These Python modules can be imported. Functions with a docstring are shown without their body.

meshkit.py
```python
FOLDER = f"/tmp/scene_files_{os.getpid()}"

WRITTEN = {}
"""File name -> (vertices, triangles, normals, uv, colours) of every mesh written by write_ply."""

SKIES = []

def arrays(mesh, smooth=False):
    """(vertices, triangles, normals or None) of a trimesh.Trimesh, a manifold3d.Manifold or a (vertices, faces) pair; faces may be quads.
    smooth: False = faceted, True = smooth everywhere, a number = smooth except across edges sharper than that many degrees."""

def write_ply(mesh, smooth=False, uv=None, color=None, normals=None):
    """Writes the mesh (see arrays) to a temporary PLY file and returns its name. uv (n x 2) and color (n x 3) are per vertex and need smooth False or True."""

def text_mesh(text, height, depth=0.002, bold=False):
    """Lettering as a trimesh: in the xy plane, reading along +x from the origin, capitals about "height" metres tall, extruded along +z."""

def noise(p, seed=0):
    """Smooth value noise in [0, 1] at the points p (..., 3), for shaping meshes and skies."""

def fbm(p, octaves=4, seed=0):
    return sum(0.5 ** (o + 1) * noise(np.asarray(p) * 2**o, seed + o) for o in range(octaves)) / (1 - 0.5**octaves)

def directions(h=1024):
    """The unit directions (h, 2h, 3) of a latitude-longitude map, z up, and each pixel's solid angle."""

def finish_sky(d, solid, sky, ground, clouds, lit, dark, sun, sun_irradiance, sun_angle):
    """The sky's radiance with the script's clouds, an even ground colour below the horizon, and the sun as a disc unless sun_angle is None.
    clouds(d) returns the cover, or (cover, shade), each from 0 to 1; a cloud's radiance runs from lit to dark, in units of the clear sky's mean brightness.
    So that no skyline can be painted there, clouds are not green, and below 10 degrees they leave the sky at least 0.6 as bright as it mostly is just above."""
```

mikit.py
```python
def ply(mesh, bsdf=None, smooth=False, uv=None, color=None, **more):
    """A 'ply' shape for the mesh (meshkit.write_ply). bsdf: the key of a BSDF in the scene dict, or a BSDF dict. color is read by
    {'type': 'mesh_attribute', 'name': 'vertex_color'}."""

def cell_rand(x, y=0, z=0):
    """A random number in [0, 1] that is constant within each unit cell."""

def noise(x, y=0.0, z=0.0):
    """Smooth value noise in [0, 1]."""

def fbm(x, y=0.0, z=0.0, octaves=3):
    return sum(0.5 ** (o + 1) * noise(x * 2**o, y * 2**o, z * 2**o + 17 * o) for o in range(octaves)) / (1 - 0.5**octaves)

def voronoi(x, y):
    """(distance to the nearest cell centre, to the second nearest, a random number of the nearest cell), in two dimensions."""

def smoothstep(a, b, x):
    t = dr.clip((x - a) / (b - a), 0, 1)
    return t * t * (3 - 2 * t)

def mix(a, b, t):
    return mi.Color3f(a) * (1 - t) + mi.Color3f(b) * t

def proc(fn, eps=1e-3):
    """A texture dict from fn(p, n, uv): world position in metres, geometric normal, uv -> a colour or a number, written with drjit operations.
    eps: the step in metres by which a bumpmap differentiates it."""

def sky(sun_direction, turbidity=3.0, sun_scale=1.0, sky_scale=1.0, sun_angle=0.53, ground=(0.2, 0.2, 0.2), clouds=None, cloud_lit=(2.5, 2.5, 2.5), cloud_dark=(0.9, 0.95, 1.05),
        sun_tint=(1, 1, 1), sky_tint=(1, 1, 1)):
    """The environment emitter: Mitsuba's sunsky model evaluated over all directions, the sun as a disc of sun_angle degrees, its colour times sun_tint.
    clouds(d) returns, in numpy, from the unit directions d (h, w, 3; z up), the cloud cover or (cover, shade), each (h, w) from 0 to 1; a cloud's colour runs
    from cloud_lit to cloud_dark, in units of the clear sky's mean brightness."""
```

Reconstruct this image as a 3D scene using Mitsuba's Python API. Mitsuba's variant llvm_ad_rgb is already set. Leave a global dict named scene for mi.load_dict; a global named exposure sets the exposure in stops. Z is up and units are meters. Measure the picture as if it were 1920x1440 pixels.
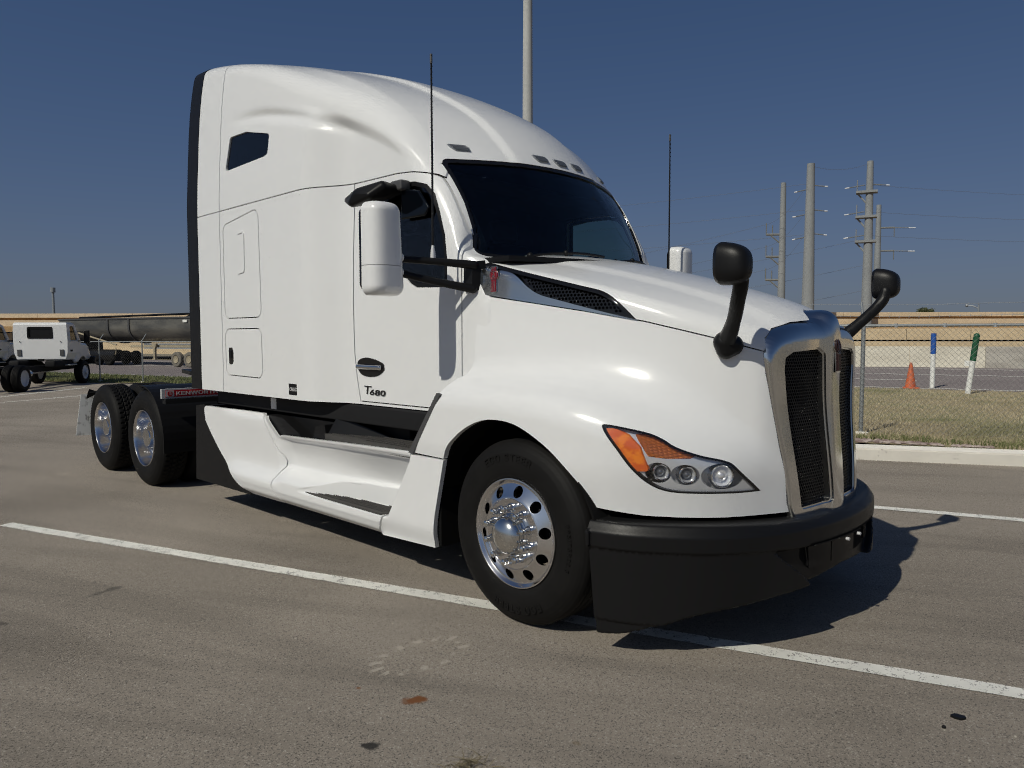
import math, random
import numpy as np, trimesh, manifold3d as m3, shapely.geometry as sg, shapely.ops as so
import drjit as dr, mitsuba as mi
import mikit, meshkit
from mikit import proc, noise, fbm, voronoi, cell_rand, smoothstep, mix
T = mi.ScalarTransform4f
scene, labels = {}, {}
rng = np.random.default_rng(7)

# ------------------------------------------------------------------ camera, sky, exposure
CAM = np.array([2.82437, -4.03138, 1.56504])
YAW, PITCH, ROLL = 2.35606677, -0.06304842, -0.00171752
_d = np.array([math.cos(YAW)*math.cos(PITCH), math.sin(YAW)*math.cos(PITCH), math.sin(PITCH)])
_r = np.cross(_d, [0, 0, 1]); _r /= np.linalg.norm(_r)
_u = np.cross(_r, _d)
_u = -_r*math.sin(ROLL) + _u*math.cos(ROLL)
scene['camera'] = {'type': 'perspective', 'fov_axis': 'x', 'fov': 68.4297, 'near_clip': 0.05, 'far_clip': 3000.0,
                   'to_world': T().look_at(origin=CAM.tolist(), target=(CAM+_d).tolist(), up=_u.tolist())}
SUN = np.array([0.06, -0.755, 0.655])
scene["sky"] = mikit.sky(SUN.tolist(), turbidity=4.2, ground=(0.20, 0.185, 0.165), sky_tint=(0.77, 0.90, 1.17), sky_scale=0.42, clouds=lambda d: 0.72*np.exp(-np.degrees(np.arcsin(np.clip(d[..., 2], 0, 1)))/5.5), cloud_lit=(1.34, 1.40, 1.48), sun_tint=(0.815, 0.965, 1.17))
exposure = 1.3

# ------------------------------------------------------------------ materials
def rgb(*c): return {'type': 'rgb', 'value': list(c) if len(c) == 3 else [c[0]]*3}
def mat(name, base, rough=0.5, **k):
    tex = base if isinstance(base, dict) else rgb(*(base if isinstance(base, (tuple, list)) else (base,)))
    scene[name] = {'type': 'twosided', 'bsdf': {'type': 'principled', 'base_color': tex, 'roughness': rough, **k}}
    return name
def bump(name, base, rough, fn, scale, eps=1e-3, **k):
    tex = base if isinstance(base, dict) else rgb(*(base if isinstance(base, (tuple, list)) else (base,)))
    scene[name] = {'type': 'twosided', 'bsdf': {'type': 'bumpmap', 'arbitrary': proc(fn, eps), 'scale': scale,
                   'bsdf': {'type': 'principled', 'base_color': tex, 'roughness': rough, **k}}}
    return name
# white automotive paint: a faint orange-peel relief under a clear gloss
scene['mat_paint'] = {'type': 'twosided', 'bsdf': {'type': 'roughplastic', 'distribution': 'ggx', 'alpha': 0.035, 'int_ior': 1.5,
                      'diffuse_reflectance': rgb(0.74, 0.745, 0.745), 'nonlinear': False}}
mat('mat_black', (0.0075, 0.0075, 0.008), 0.42, specular=0.22)
mat('mat_black_gloss', (0.008, 0.008, 0.009), 0.08, specular=0.5)
mat('mat_black_matte', (0.010, 0.010, 0.011), 0.75, specular=0.25)
mat('mat_liner', (0.006, 0.006, 0.006), 0.9, specular=0.1)
mat('mat_interior', (0.006, 0.006, 0.007), 0.8, specular=0.2)
mat('mat_rubber', proc(lambda p, n, uv: mi.Color3f(0.0085, 0.0082, 0.008)*(0.75+0.6*fbm(p.x*9, p.y*9, p.z*9))), 0.6, specular=0.12)
mat('mat_trim_grey', (0.06, 0.06, 0.062), 0.5)
mat('mat_seal', (0.004, 0.004, 0.004), 0.5)
scene['mat_chrome'] = {'type': 'twosided', 'bsdf': {'type': 'roughconductor', 'material': 'Ag', 'alpha': 0.02, 'distribution': 'ggx', 'specular_reflectance': rgb(0.74, 0.75, 0.77)}}
scene['mat_alloy'] = {'type': 'twosided', 'bsdf': {'type': 'roughconductor', 'material': 'Al', 'alpha': 0.03, 'distribution': 'ggx', 'specular_reflectance': rgb(0.86)}}
scene['mat_glass_dark'] = {'type': 'thindielectric', 'int_ior': 1.5, 'specular_transmittance': rgb(0.40, 0.50, 0.48), 'specular_reflectance': rgb(0.6)}
mat('mat_glass_black', (0.002, 0.003, 0.005), 0.04, specular=0.35)
scene['mat_glass_clear'] = {'type': 'thindielectric', 'int_ior': 1.5, 'specular_transmittance': rgb(0.9)}

# ------------------------------------------------------------------ mesh helpers
def curve(pts, s=0.0, n=1500):
    """A smooth y(x) through pts: PCHIP, then blurred by s metres."""
    from scipy.interpolate import PchipInterpolator
    from scipy.ndimage import gaussian_filter1d
    pts = np.array(pts, float)
    X = np.linspace(pts[0, 0], pts[-1, 0], n)
    Y = PchipInterpolator(pts[:, 0], pts[:, 1])(X)
    if s: Y = gaussian_filter1d(Y, s/(X[1]-X[0]), mode='nearest')
    return lambda x: np.interp(x, X, Y)
def sst(a, b, x):
    t = np.clip((x-a)/(b-a), 0, 1); return t*t*(3-2*t)
def smax(a, b, k):
    h = np.clip(0.5+0.5*(a-b)/k, 0, 1); return b*(1-h)+a*h+k*h*(1-h)
def smin(a, b, k): return -smax(-a, -b, k)
def grid_field(F, lo, hi, h):
    ax = [np.arange(l, u+h, h) for l, u in zip(lo, hi)]
    X, Y, Z = np.meshgrid(*ax, indexing='ij')
    return ax, F(X, Y, Z)
def nets(F, lo, hi, h, level=0.0, field=None):
    """Surface nets of F(x,y,z) = level (inside is negative), vertices pulled on to the exact surface."""
    ax, V = field if field is not None else grid_field(F, lo, hi, h)
    V = V-level
    V = np.pad(V, 1, constant_values=1.0)
    ax = [np.concatenate([[a[0]-h], a, [a[-1]+h]]) for a in ax]
    S = V < 0
    nx, ny, nz = V.shape
    c = [S[i:nx-1+i, j:ny-1+j, k:nz-1+k] for i in (0, 1) for j in (0, 1) for k in (0, 1)]
    tot = sum(x.astype(np.int8) for x in c)
    cells = np.argwhere((tot > 0) & (tot < 8))
    idx = -np.ones((nx-1, ny-1, nz-1), np.int64); idx[tuple(cells.T)] = np.arange(len(cells))
    acc, cnt = np.zeros((len(cells), 3)), np.zeros((len(cells), 1))
    corners = [(i, j, k) for i in (0, 1) for j in (0, 1) for k in (0, 1)]
    for a in range(8):
        for b in range(a+1, 8):
            if sum(abs(x-y) for x, y in zip(corners[a], corners[b])) != 1: continue
            pa, pb = cells+corners[a], cells+corners[b]
            va, vb = V[tuple(pa.T)], V[tuple(pb.T)]
            on = (va < 0) != (vb < 0)
            t = np.where(on, va/np.where(on, va-vb, 1), 0)[:, None]
            acc += np.where(on[:, None], pa+(pb-pa)*t, 0); cnt += on[:, None]
    v = acc/cnt
    v = np.stack([np.interp(v[:, i], np.arange(len(ax[i])), ax[i]) for i in range(3)], 1)
    quads = []
    for d in range(3):
        e = [0, 0, 0]; e[d] = 1
        lo_ = tuple(slice(0, s-1) if i == d else slice(1, s-1) for i, s in enumerate(V.shape))
        hi_ = tuple(slice(1, s) if i == d else slice(1, s-1) for i, s in enumerate(V.shape))
        A, B = S[lo_], S[hi_]
        p = np.argwhere(A != B)
        flip = B[tuple(p.T)]
        o = [1, 1, 1]; o[d] = 0
        p = p+o
        u1, u2 = (d+1) % 3, (d+2) % 3
        def at(a, b):
            q = p.copy(); q[:, u1] -= a; q[:, u2] -= b
            return idx[tuple(q.T)]
        q = np.stack([at(1, 1), at(0, 1), at(0, 0), at(1, 0)], 1)
        q[flip] = q[flip][:, ::-1]
        quads.append(q)
    q = np.vstack(quads)
    e = h*0.15
    for _ in range(7):
        f = F(*v.T)-level
        g = np.stack([(F(*(v+dv).T)-F(*(v-dv).T))/(2*e) for dv in np.eye(3)*e], 1)
        step = -(f/np.maximum((g**2).sum(1), 0.2))[:, None]*g
        n = np.linalg.norm(step, axis=1, keepdims=True)
        v = v+step*np.minimum(1, 0.5*h/np.maximum(n, 1e-9))
    d1 = np.linalg.norm(v[q[:, 0]]-v[q[:, 2]], axis=1); d2 = np.linalg.norm(v[q[:, 1]]-v[q[:, 3]], axis=1)
    f = np.where((d1 <= d2)[:, None, None], q[:, [[0, 1, 2], [0, 2, 3]]], q[:, [[0, 1, 3], [1, 2, 3]]]).reshape(-1, 3)
    return v, f
def man(v, f=None):
    if f is None: v, f = v.vertices, v.faces
    return m3.Manifold(m3.Mesh(np.ascontiguousarray(v, np.float32), np.ascontiguousarray(f, np.uint32)))
def tm(m):
    k = m.to_mesh(); return trimesh.Trimesh(k.vert_properties[:, :3], k.tri_verts, process=False)
def spline(pts, n=6, closed=True):
    """Catmull-Rom through pts, n points per span."""
    P = np.array(pts, float); N = len(P); out = []
    for i in range(N if closed else N-1):
        if closed: a, b, c, d = P[(i-1) % N], P[i], P[(i+1) % N], P[(i+2) % N]
        else: a, b, c, d = P[max(i-1, 0)], P[i], P[i+1], P[min(i+2, N-1)]
        for t in np.arange(n)/n:
            out.append(0.5*((2*b)+(c-a)*t+(2*a-5*b+4*c-d)*t*t+(3*b-a-3*c+d)*t**3))
    if not closed: out.append(P[-1])
    return np.array(out)
def rpoly(pts, r, grow=0.0):
    """A polygon with its corners rounded by r and grown."""
    g = sg.Polygon(pts)
    g = g.buffer(-r, join_style=2).buffer(r, quad_segs=6) if r else g
    return g.buffer(grow, join_style=1) if grow else g
def rings(poly):
    gs = poly.geoms if hasattr(poly, 'geoms') else [poly]
    out = []
    for g in gs:
        g = sg.polygon.orient(g)
        out.append(np.array(g.exterior.coords)[:-1]); out += [np.array(i.coords)[:-1] for i in g.interiors]
    return out
def prism(poly, a, b, axis='y'):
    """poly extruded from a to b along an axis; its two coordinates are (x,z) for y, (y,z) for x, (x,y) for z."""
    if not hasattr(poly, 'area'): poly = sg.Polygon(poly)
    m = m3.CrossSection([r.tolist() for r in rings(poly)]).extrude(b-a)
    if axis == 'z': return m.translate([0, 0, a])
    if axis == 'y': M = [[1, 0, 0, 0], [0, 0, -1, b], [0, 1, 0, 0]]
    else: M = [[0, 0, 1, a], [1, 0, 0, 0], [0, 1, 0, 0]]
    return m.transform(np.array(M, float))
def block(x0, x1, y0, y1, z0, z1): return m3.Manifold.cube([x1-x0, y1-y0, z1-z0]).translate([x0, y0, z0])
def bevel(x0, x1, y0, y1, z0, z1, r=0.01):
    """A box with rounded edges."""
    s = m3.Manifold.sphere(r, 8); r2 = r
    return m3.Manifold.batch_hull([s.translate([x, y, z]) for x in (x0+r2, x1-r2) for y in (y0+r2, y1-r2) for z in (z0+r2, z1-r2)])
def hull(pts): return m3.Manifold.hull_points(np.array(pts, float))
def ball(p, r, n=16): return m3.Manifold.sphere(r, n).translate(list(p))
def capsule(p, q, r, r2=None, n=12): return m3.Manifold.batch_hull([ball(p, r, n), ball(q, r if r2 is None else r2, n)])
def rod(p, q, r, r2=None, n=12):
    """A flat-ended cylinder or cone from p to q."""
    p, q = np.array(p, float), np.array(q, float); L = np.linalg.norm(q-p); z = (q-p)/L
    x = np.cross(z, [0, 0, 1] if abs(z[2]) < 0.9 else [1, 0, 0]); x /= np.linalg.norm(x); y = np.cross(z, x)
    return m3.Manifold.cylinder(L, r, r if r2 is None else r2, n).transform(np.column_stack([x, y, z, p]))
def tube(path, r, n=8):
    """A round tube along a path (one radius or one per point), as (vertices, faces)."""
    P = np.array(path, float); R = np.broadcast_to(np.asarray(r, float), (len(P),))
    t = np.gradient(P, axis=0); t /= np.linalg.norm(t, axis=1, keepdims=True)
    ref = np.array([0, 0, 1.0]) if np.abs(t[:, 2]).mean() < 0.8 else np.array([1.0, 0, 0])
    x = np.cross(t, ref); x /= np.linalg.norm(x, axis=1, keepdims=True); y = np.cross(t, x)
    a = np.arange(n)*2*np.pi/n
    v = P[:, None]+R[:, None, None]*(np.cos(a)[None, :, None]*x[:, None]+np.sin(a)[None, :, None]*y[:, None])
    v = np.vstack([v.reshape(-1, 3), P[:1], P[-1:]]); k, m = len(P), n
    f = []
    for i in range(k-1):
        for j in range(m):
            a0, a1 = i*m+j, i*m+(j+1) % m
            f += [[a0, a0+m, a1+m], [a0, a1+m, a1]]
    for j in range(m): f += [[k*m, j, (j+1) % m], [k*m+1, (k-1)*m+(j+1) % m, (k-1)*m+j]]
    g = trimesh.Trimesh(v, f, process=False)
    if g.volume < 0: g.invert()
    return g
def revolve(prof, n=48, axis='y'):
    """A closed profile (radius, height) turned about an axis through the origin; height runs along +axis."""
    g = trimesh.creation.revolve(np.array(prof+[prof[0]] if isinstance(prof, list) else prof, float), sections=n)
    if g.volume < 0: g.invert()
    if axis == 'y': g.apply_transform([[1, 0, 0, 0], [0, 0, 1, 0], [0, -1, 0, 0], [0, 0, 0, 1]])
    if axis == 'x': g.apply_transform([[0, 0, 1, 0], [1, 0, 0, 0], [0, 1, 0, 0], [0, 0, 0, 1]])
    return g
def cat(*ms): return trimesh.util.concatenate([tm(m) if isinstance(m, m3.Manifold) else m for m in ms])
def moved(g, x=0, y=0, z=0, rz=0, ry=0, rx=0, s=1):
    g = tm(g) if isinstance(g, m3.Manifold) else g.copy()
    R = trimesh.transformations.euler_matrix(rx, ry, rz); R[:3, :3] *= s; R[:3, 3] = (x, y, z)
    g.apply_transform(R); return g
def mirror(g):
    if isinstance(g, m3.Manifold): return g.mirror([0, 1, 0])
    g = g.copy(); g.apply_transform(np.diag([1.0, -1, 1, 1])); return g

def exact(mesh, F, levels, e=2e-3):
    """(mesh with vertices split, normals): F's own gradient on its level surfaces, flat normals on cut faces."""
    g = tm(mesh) if isinstance(mesh, m3.Manifold) else mesh
    v, f = np.asarray(g.vertices), np.asarray(g.faces)
    val = F(*v.T)
    on = np.zeros(len(f), bool); c = v[f].mean(1); vc = F(*c.T)
    for l in levels: on |= (np.abs(val[f]-l) < 1.5e-3).all(1) & (np.abs(vc-l) < 4e-3)
    fn = g.face_normals
    gr = np.stack([(F(*(v+d).T)-F(*(v-d).T)) for d in np.eye(3)*e], 1)
    gr /= np.maximum(np.linalg.norm(gr, axis=1, keepdims=True), 1e-9)
    s = np.sign((fn*gr[f].mean(1)).sum(1))
    ok = on & (np.abs((fn*gr[f].mean(1)).sum(1)) > 0.75)
    V, N, Fc, base = [], [], np.zeros_like(f), 0
    for sg_ in (1, -1):
        m = ok & (s == sg_)
        if not m.any(): continue
        u, inv = np.unique(f[m], return_inverse=True)
        V.append(v[u]); N.append(gr[u]*sg_); Fc[m] = inv.reshape(-1, 3)+base; base += len(u)
    m = ~ok
    if m.any():
        V.append(v[f[m]].reshape(-1, 3)); N.append(np.repeat(fn[m], 3, 0)); Fc[m] = np.arange(m.sum()*3).reshape(-1, 3)+base
    return trimesh.Trimesh(np.vstack(V), Fc, process=False), np.vstack(N)
USED = {}
def key(name):
    n = USED.get(name, 0); USED[name] = n+1
    return name if n == 0 else f'{name}_{n:03d}'
def put(name, mesh, m, parent=None, smooth=30, label=None, kind=None, F=None, levels=(0.0,), **k):
    """One entry of the scene; a part's key begins with its parent's."""
    kk = key(f'{parent}__{name}' if parent else name)
    if isinstance(mesh, m3.Manifold): mesh = tm(mesh)
    if F is not None:
        g, n = exact(mesh, F, levels)
        scene[kk] = {'type': 'ply', 'filename': meshkit.write_ply(g, normals=n, smooth=True), 'face_normals': False, 'bsdf': {'type': 'ref', 'id': m}}
    else: scene[kk] = mikit.ply(mesh, m, smooth=smooth, **k)
    if label or kind:
        labels[kk] = {}
        if label: labels[kk]['label'] = label
        if kind: labels[kk]['kind'] = kind
    return kk
def thing(name, label, cat_, group=None):
    kk = key(name); labels[kk] = {'label': label, 'category': cat_}
    if group: labels[kk]['group'] = group
    return kk
def tag(kk, label, cat_=None, group=None, kind=None):
    d = labels.setdefault(kk, {}); d['label'] = label
    if cat_: d['category'] = cat_
    if group: d['group'] = group
    if kind: d['kind'] = kind
def both(name, mesh, m, parent, smooth=30, **k):
    a = put(name, mesh, m, parent, smooth, **k)
    return a, put(name, mirror(mesh), m, parent, smooth, **k)

# ================================================================== THE WHITE TRUCK (x forward, right side is y < 0, front axle at x = 0)
TR = thing('semi_truck', 'large white semi truck tractor with tall sleeper cab parked across the white bay line', 'truck')
WB, TANDEM, RT = 5.4706, 1.3204, 0.506

# ---------------------------------------------------------------- cab and sleeper as one smooth body, then cut into panels
w_sleeper = curve([(0.8, 1.197), (1.1, 1.2), (2.4, 1.2), (2.63, 1.2), (3.14, 1.178), (3.44, 1.160), (3.74, 1.128), (3.95, 1.09), (4.3, 1.0)], 0.06)
w_lower = curve([(-4.5, 1.2), (-2.22, 1.2), (-2.12, 1.19), (-1.8, 1.068), (-1.7, 1.05), (-1.5, 1.045), (-1.0, 1.035), (-0.6, 1.02), (-0.3, 1.0)], 0.02)
t_upper = curve([(-4.5, 0), (-2.8, 0.0), (-2.3, 0.02), (-2.0, 0.055), (-1.5, 0.137), (-1.2, 0.158), (-0.9, 0.175), (-0.7, 0.20), (-0.3, 0.3)], 0.08)
z_arch = curve([(-4.5, 3.43), (-3.4, 3.395), (-2.9, 3.355), (-2.42, 3.262), (-1.97, 3.135), (-1.42, 2.905), (-1.07, 2.72), (-0.85, 2.60), (-0.3, 2.45)], 0.06)
dent = curve([(-4.5, 0), (-3.45, 0), (-3.0, 0.018), (-2.5, 0.030), (-2.15, 0.032), (-1.9, 0.014), (-1.6, 0.0), (-0.3, 0)], 0.05)
z_roof = curve([(-4.6, 4.10), (-4.0, 4.08), (-3.6, 4.018), (-3.2, 3.932), (-2.72, 3.81), (-2.32, 3.685), (-1.93, 3.545), (-1.34, 3.26), (-1.1, 3.115), (-0.9, 2.95), (-0.742, 2.787), (-0.66, 2.71), (-0.58, 2.62), (-0.3, 2.24), (0.4, 1.3)], 0.06)
c_roof = curve([(-4.6, 0), (-2.6, 0.02), (-1.5, 0.14), (-1.0, 0.26), (-0.6, 0.30), (0.3, 0.3)], 0.1)
q_front = curve([(0, 0), (0.3, 0.027), (0.6, 0.108), (0.8, 0.192), (0.905, 0.237), (0.97, 0.247), (1.05, 0.243), (1.4, 0.2)], 0.03)
x_front = curve([(0.8, -0.12), (1.9, -0.12), (2.02, -0.22), (2.07, -0.365), (2.25, -0.440), (2.45, -0.535), (2.62, -0.632), (2.71, -0.687), (4.3, -1.5)], 0.012)
k_roof = curve([(-4.5, 0.07), (-3.7, 0.075), (-2.8, 0.12), (-1.5, 0.11), (-0.8, 0.09), (0, 0.09)], 0.1)
def F_cab(x, y, z):
    a = np.abs(y)
    d = z-z_arch(x)
    tumble = 0.022*sst(1.9, 2.7, z)*sst(-2.2, -1.7, x)
    low = np.minimum(w_lower(x)-tumble, w_sleeper(z))
    s = sst(-0.06, 0.05, d)
    w = low*(1-s)+(w_sleeper(z)-t_upper(x))*s-dent(x)*np.exp(-((d+0.05)/0.042)**2)
    side = a-w
    xe = x+c_roof(x)*y*y
    slope = (z_roof(xe+0.03)-z_roof(xe-0.03))/0.06
    crest = (0.030*sst(0.455, 0.375, a)*sst(-3.4, -1.8, x)-0.34*0.5*((a-0.885)+np.sqrt((a-0.885)**2+0.0004))*sst(-3.0, -1.9, x))
    top = (z-(z_roof(xe)-(0.075+0.03*sst(-1.5, -3, x))*y*y-0.026*sst(-3.4, -1.8, x)+crest))/np.sqrt(1+slope**2)
    front = (x-(x_front(z)-q_front(a)))*0.88
    body = smax(side, top, k_roof(x))
    return smax(body, front, 0.04)
H = 0.026
CAB_LO, CAB_HI = (-4.25, -1.3, 1.0), (-0.05, 1.3, 4.18)
def half_field(F, lo, hi, h):
    ax = [np.arange(lo[0], hi[0]+h, h), np.arange(0, hi[1]+h, h), np.arange(lo[2], hi[2]+h, h)]
    X, Y, Z = np.meshgrid(*ax, indexing='ij'); V = F(X, Y, Z)
    return [ax[0], np.concatenate([-ax[1][:0:-1], ax[1]]), ax[2]], np.concatenate([V[:, :0:-1], V], 1)
cab_field = half_field(F_cab, CAB_LO, CAB_HI, H)
_CL = {}
def cab_level(l):
    if l not in _CL: _CL[l] = man(*nets(F_cab, None, None, H, l, cab_field))
    return _CL[l]
cab_out, cab_in = cab_level(0.0), cab_level(-0.05)
BOT = 1.093
cab_out = cab_out ^ block(-3.98, 0, -2, 2, BOT, 5)
shell = cab_out-(cab_in ^ block(-3.53+0.05, 0, -2, 2, BOT+0.05, 5))-(cab_in ^ block(-4.2, -3.53, -2, 2, 0, 5))
# seams in side view (x, z)
seam_z = 2.632
seam_top = np.array([(-3.53, seam_z), (-2.1, seam_z), (-1.25, 2.632), (-1.09, 2.62), (-0.985, 2.602), (-0.91, 2.585), (-0.865, 2.562)])
ws_corner = np.array([(-0.90, 2.60), (-0.80, 2.68), (0.1, 2.78)])
G = 0.004
def cut_poly(pts): return sg.Polygon(pts)
P_roof = sg.Polygon(np.vstack([seam_top, [(-0.885, 2.63), (-0.93, 2.665), (-0.60, 2.72), (0.2, 3.2), (0.2, 4.4), (-3.53, 4.4)]]))
P_door = sg.Polygon(np.vstack([[(-1.725, 2.6325)], spline([(-1.725, 2.6325), (-1.25, 2.632), (-1.09, 2.62), (-0.985, 2.602), (-0.91, 2.58), (-0.862, 2.545), (-0.785, 2.44), (-0.70, 2.29), (-0.645, 2.16), (-0.618, 2.04), (-0.612, 1.9)], 5, False),
                               [(-0.612, 1.113), (-1.662, 1.113), (-1.70, 1.28), (-1.722, 1.45), (-1.728, 1.7)]]))
P_win = rpoly([(-1.50, 2.545), (-1.30, 2.562), (-1.07, 2.556), (-0.955, 2.525), (-0.88, 2.455), (-0.82, 2.33), (-0.765, 2.19), (-0.742, 2.05), (-0.740, 1.868), (-1.03, 1.878), (-1.09, 1.905), (-1.17, 1.97), (-1.52, 1.99)], 0.03)
P_tool1 = rpoly([(-3.468, 2.505), (-2.835, 2.58), (-2.812, 1.722), (-3.465, 1.722)], 0.07)
P_tool2 = rpoly([(-3.468, 1.633), (-2.818, 1.633), (-2.812, 1.235), (-3.468, 1.243)], 0.07)
P_swin = rpoly([(-3.345, 3.222), (-3.06, 3.214), (-2.66, 3.125), (-2.68, 2.975), (-2.74, 2.962), (-3.42, 2.95)], 0.03)
P_ws = rpoly([(-0.905, 2.70), (-0.5, 2.718), (0, 2.722), (0.5, 2.718), (0.905, 2.70), (0.885, 2.4), (0.888, 2.2), (0.92, 2.055), (0.6, 2.02), (0, 2.0), (-0.6, 2.02), (-0.92, 2.055), (-0.888, 2.2), (-0.885, 2.4)], 0.05)
R_, L_ = (-2.0, -0.5), (0.5, 2.0)
def panel(solid, poly, sides=(-1,), grow=-G):
    g = poly.buffer(grow, join_style=2)
    out = None
    for s in sides:
        m = prism(g, *(R_ if s < 0 else L_)); k = solid ^ m
        out = k if out is None else out+k
    return out
front_shell = shell ^ block(-3.53+G, 0.2, -2, 2, 0, 5)
rear_shell = shell ^ block(-4.0, -3.53-G, -2, 2, 0, 5)
ws_cut = prism(P_ws, -1.3, 0.1, 'x')
roof = (front_shell ^ prism(P_roof.buffer(-G, join_style=2), -2, 2))-ws_cut
roof = roof-prism(P_swin, *R_)-prism(P_swin, *L_)
rest = front_shell-prism(P_roof.buffer(G, join_style=2), -2, 2)-ws_cut
doors, tools = [], []
for s in (-1, 1):
    ys = R_ if s < 0 else L_
    d = (rest ^ prism(P_door.buffer(-G, join_style=2), *ys))-prism(P_win, *ys)
    doors.append(d)
    tools.append([rest ^ prism(P.buffer(-G), *ys) for P in (P_tool1, P_tool2)])
    for P in (P_door, P_tool1, P_tool2): rest = rest-prism(P.buffer(G, join_style=1), *ys)
CABN = dict(F=F_cab, levels=(0.0, -0.05))
seal_s = cab_level(-0.012)-cab_level(-0.030)
def seal(P, w=0.0065): return P.buffer(w, join_style=1).difference(P.buffer(-w, join_style=1))
for ys in (R_, L_):
    for P in (P_door, P_tool1, P_tool2): put('panel_seal', seal_s ^ prism(seal(P), *ys), 'mat_seal', TR, smooth=False)
    put('panel_seal', seal_s ^ prism(sg.LineString(seam_top[:2]).buffer(0.0065), *ys) ^ block(-3.53, -1.74, -2, 2, 0, 5), 'mat_seal', TR, smooth=False)
put('panel_seal', seal_s ^ block(-3.5365, -3.5235, -2, 2, BOT, 5), 'mat_seal', TR, smooth=False)
put('cab_body', rest, 'mat_paint', TR, **CABN)
put('roof_fairing', roof, 'mat_paint', TR, **CABN)
for m in ((rear_shell ^ block(-4.1, -3, -2, 2, seam_z+G, 5)), (rear_shell ^ block(-4.1, -3, -2, 0, 0, seam_z-G)), (rear_shell ^ block(-4.1, -3, 0, 2, 0, seam_z-G))):
    put('side_extender', m, 'mat_paint', TR, **CABN)
DOORS = [put('door', d, 'mat_paint', TR, **CABN) for d in doors]
TOOLS = [[put('locker_door', t, 'mat_paint', TR, **CABN) for t in tt] for tt in tools]
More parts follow.
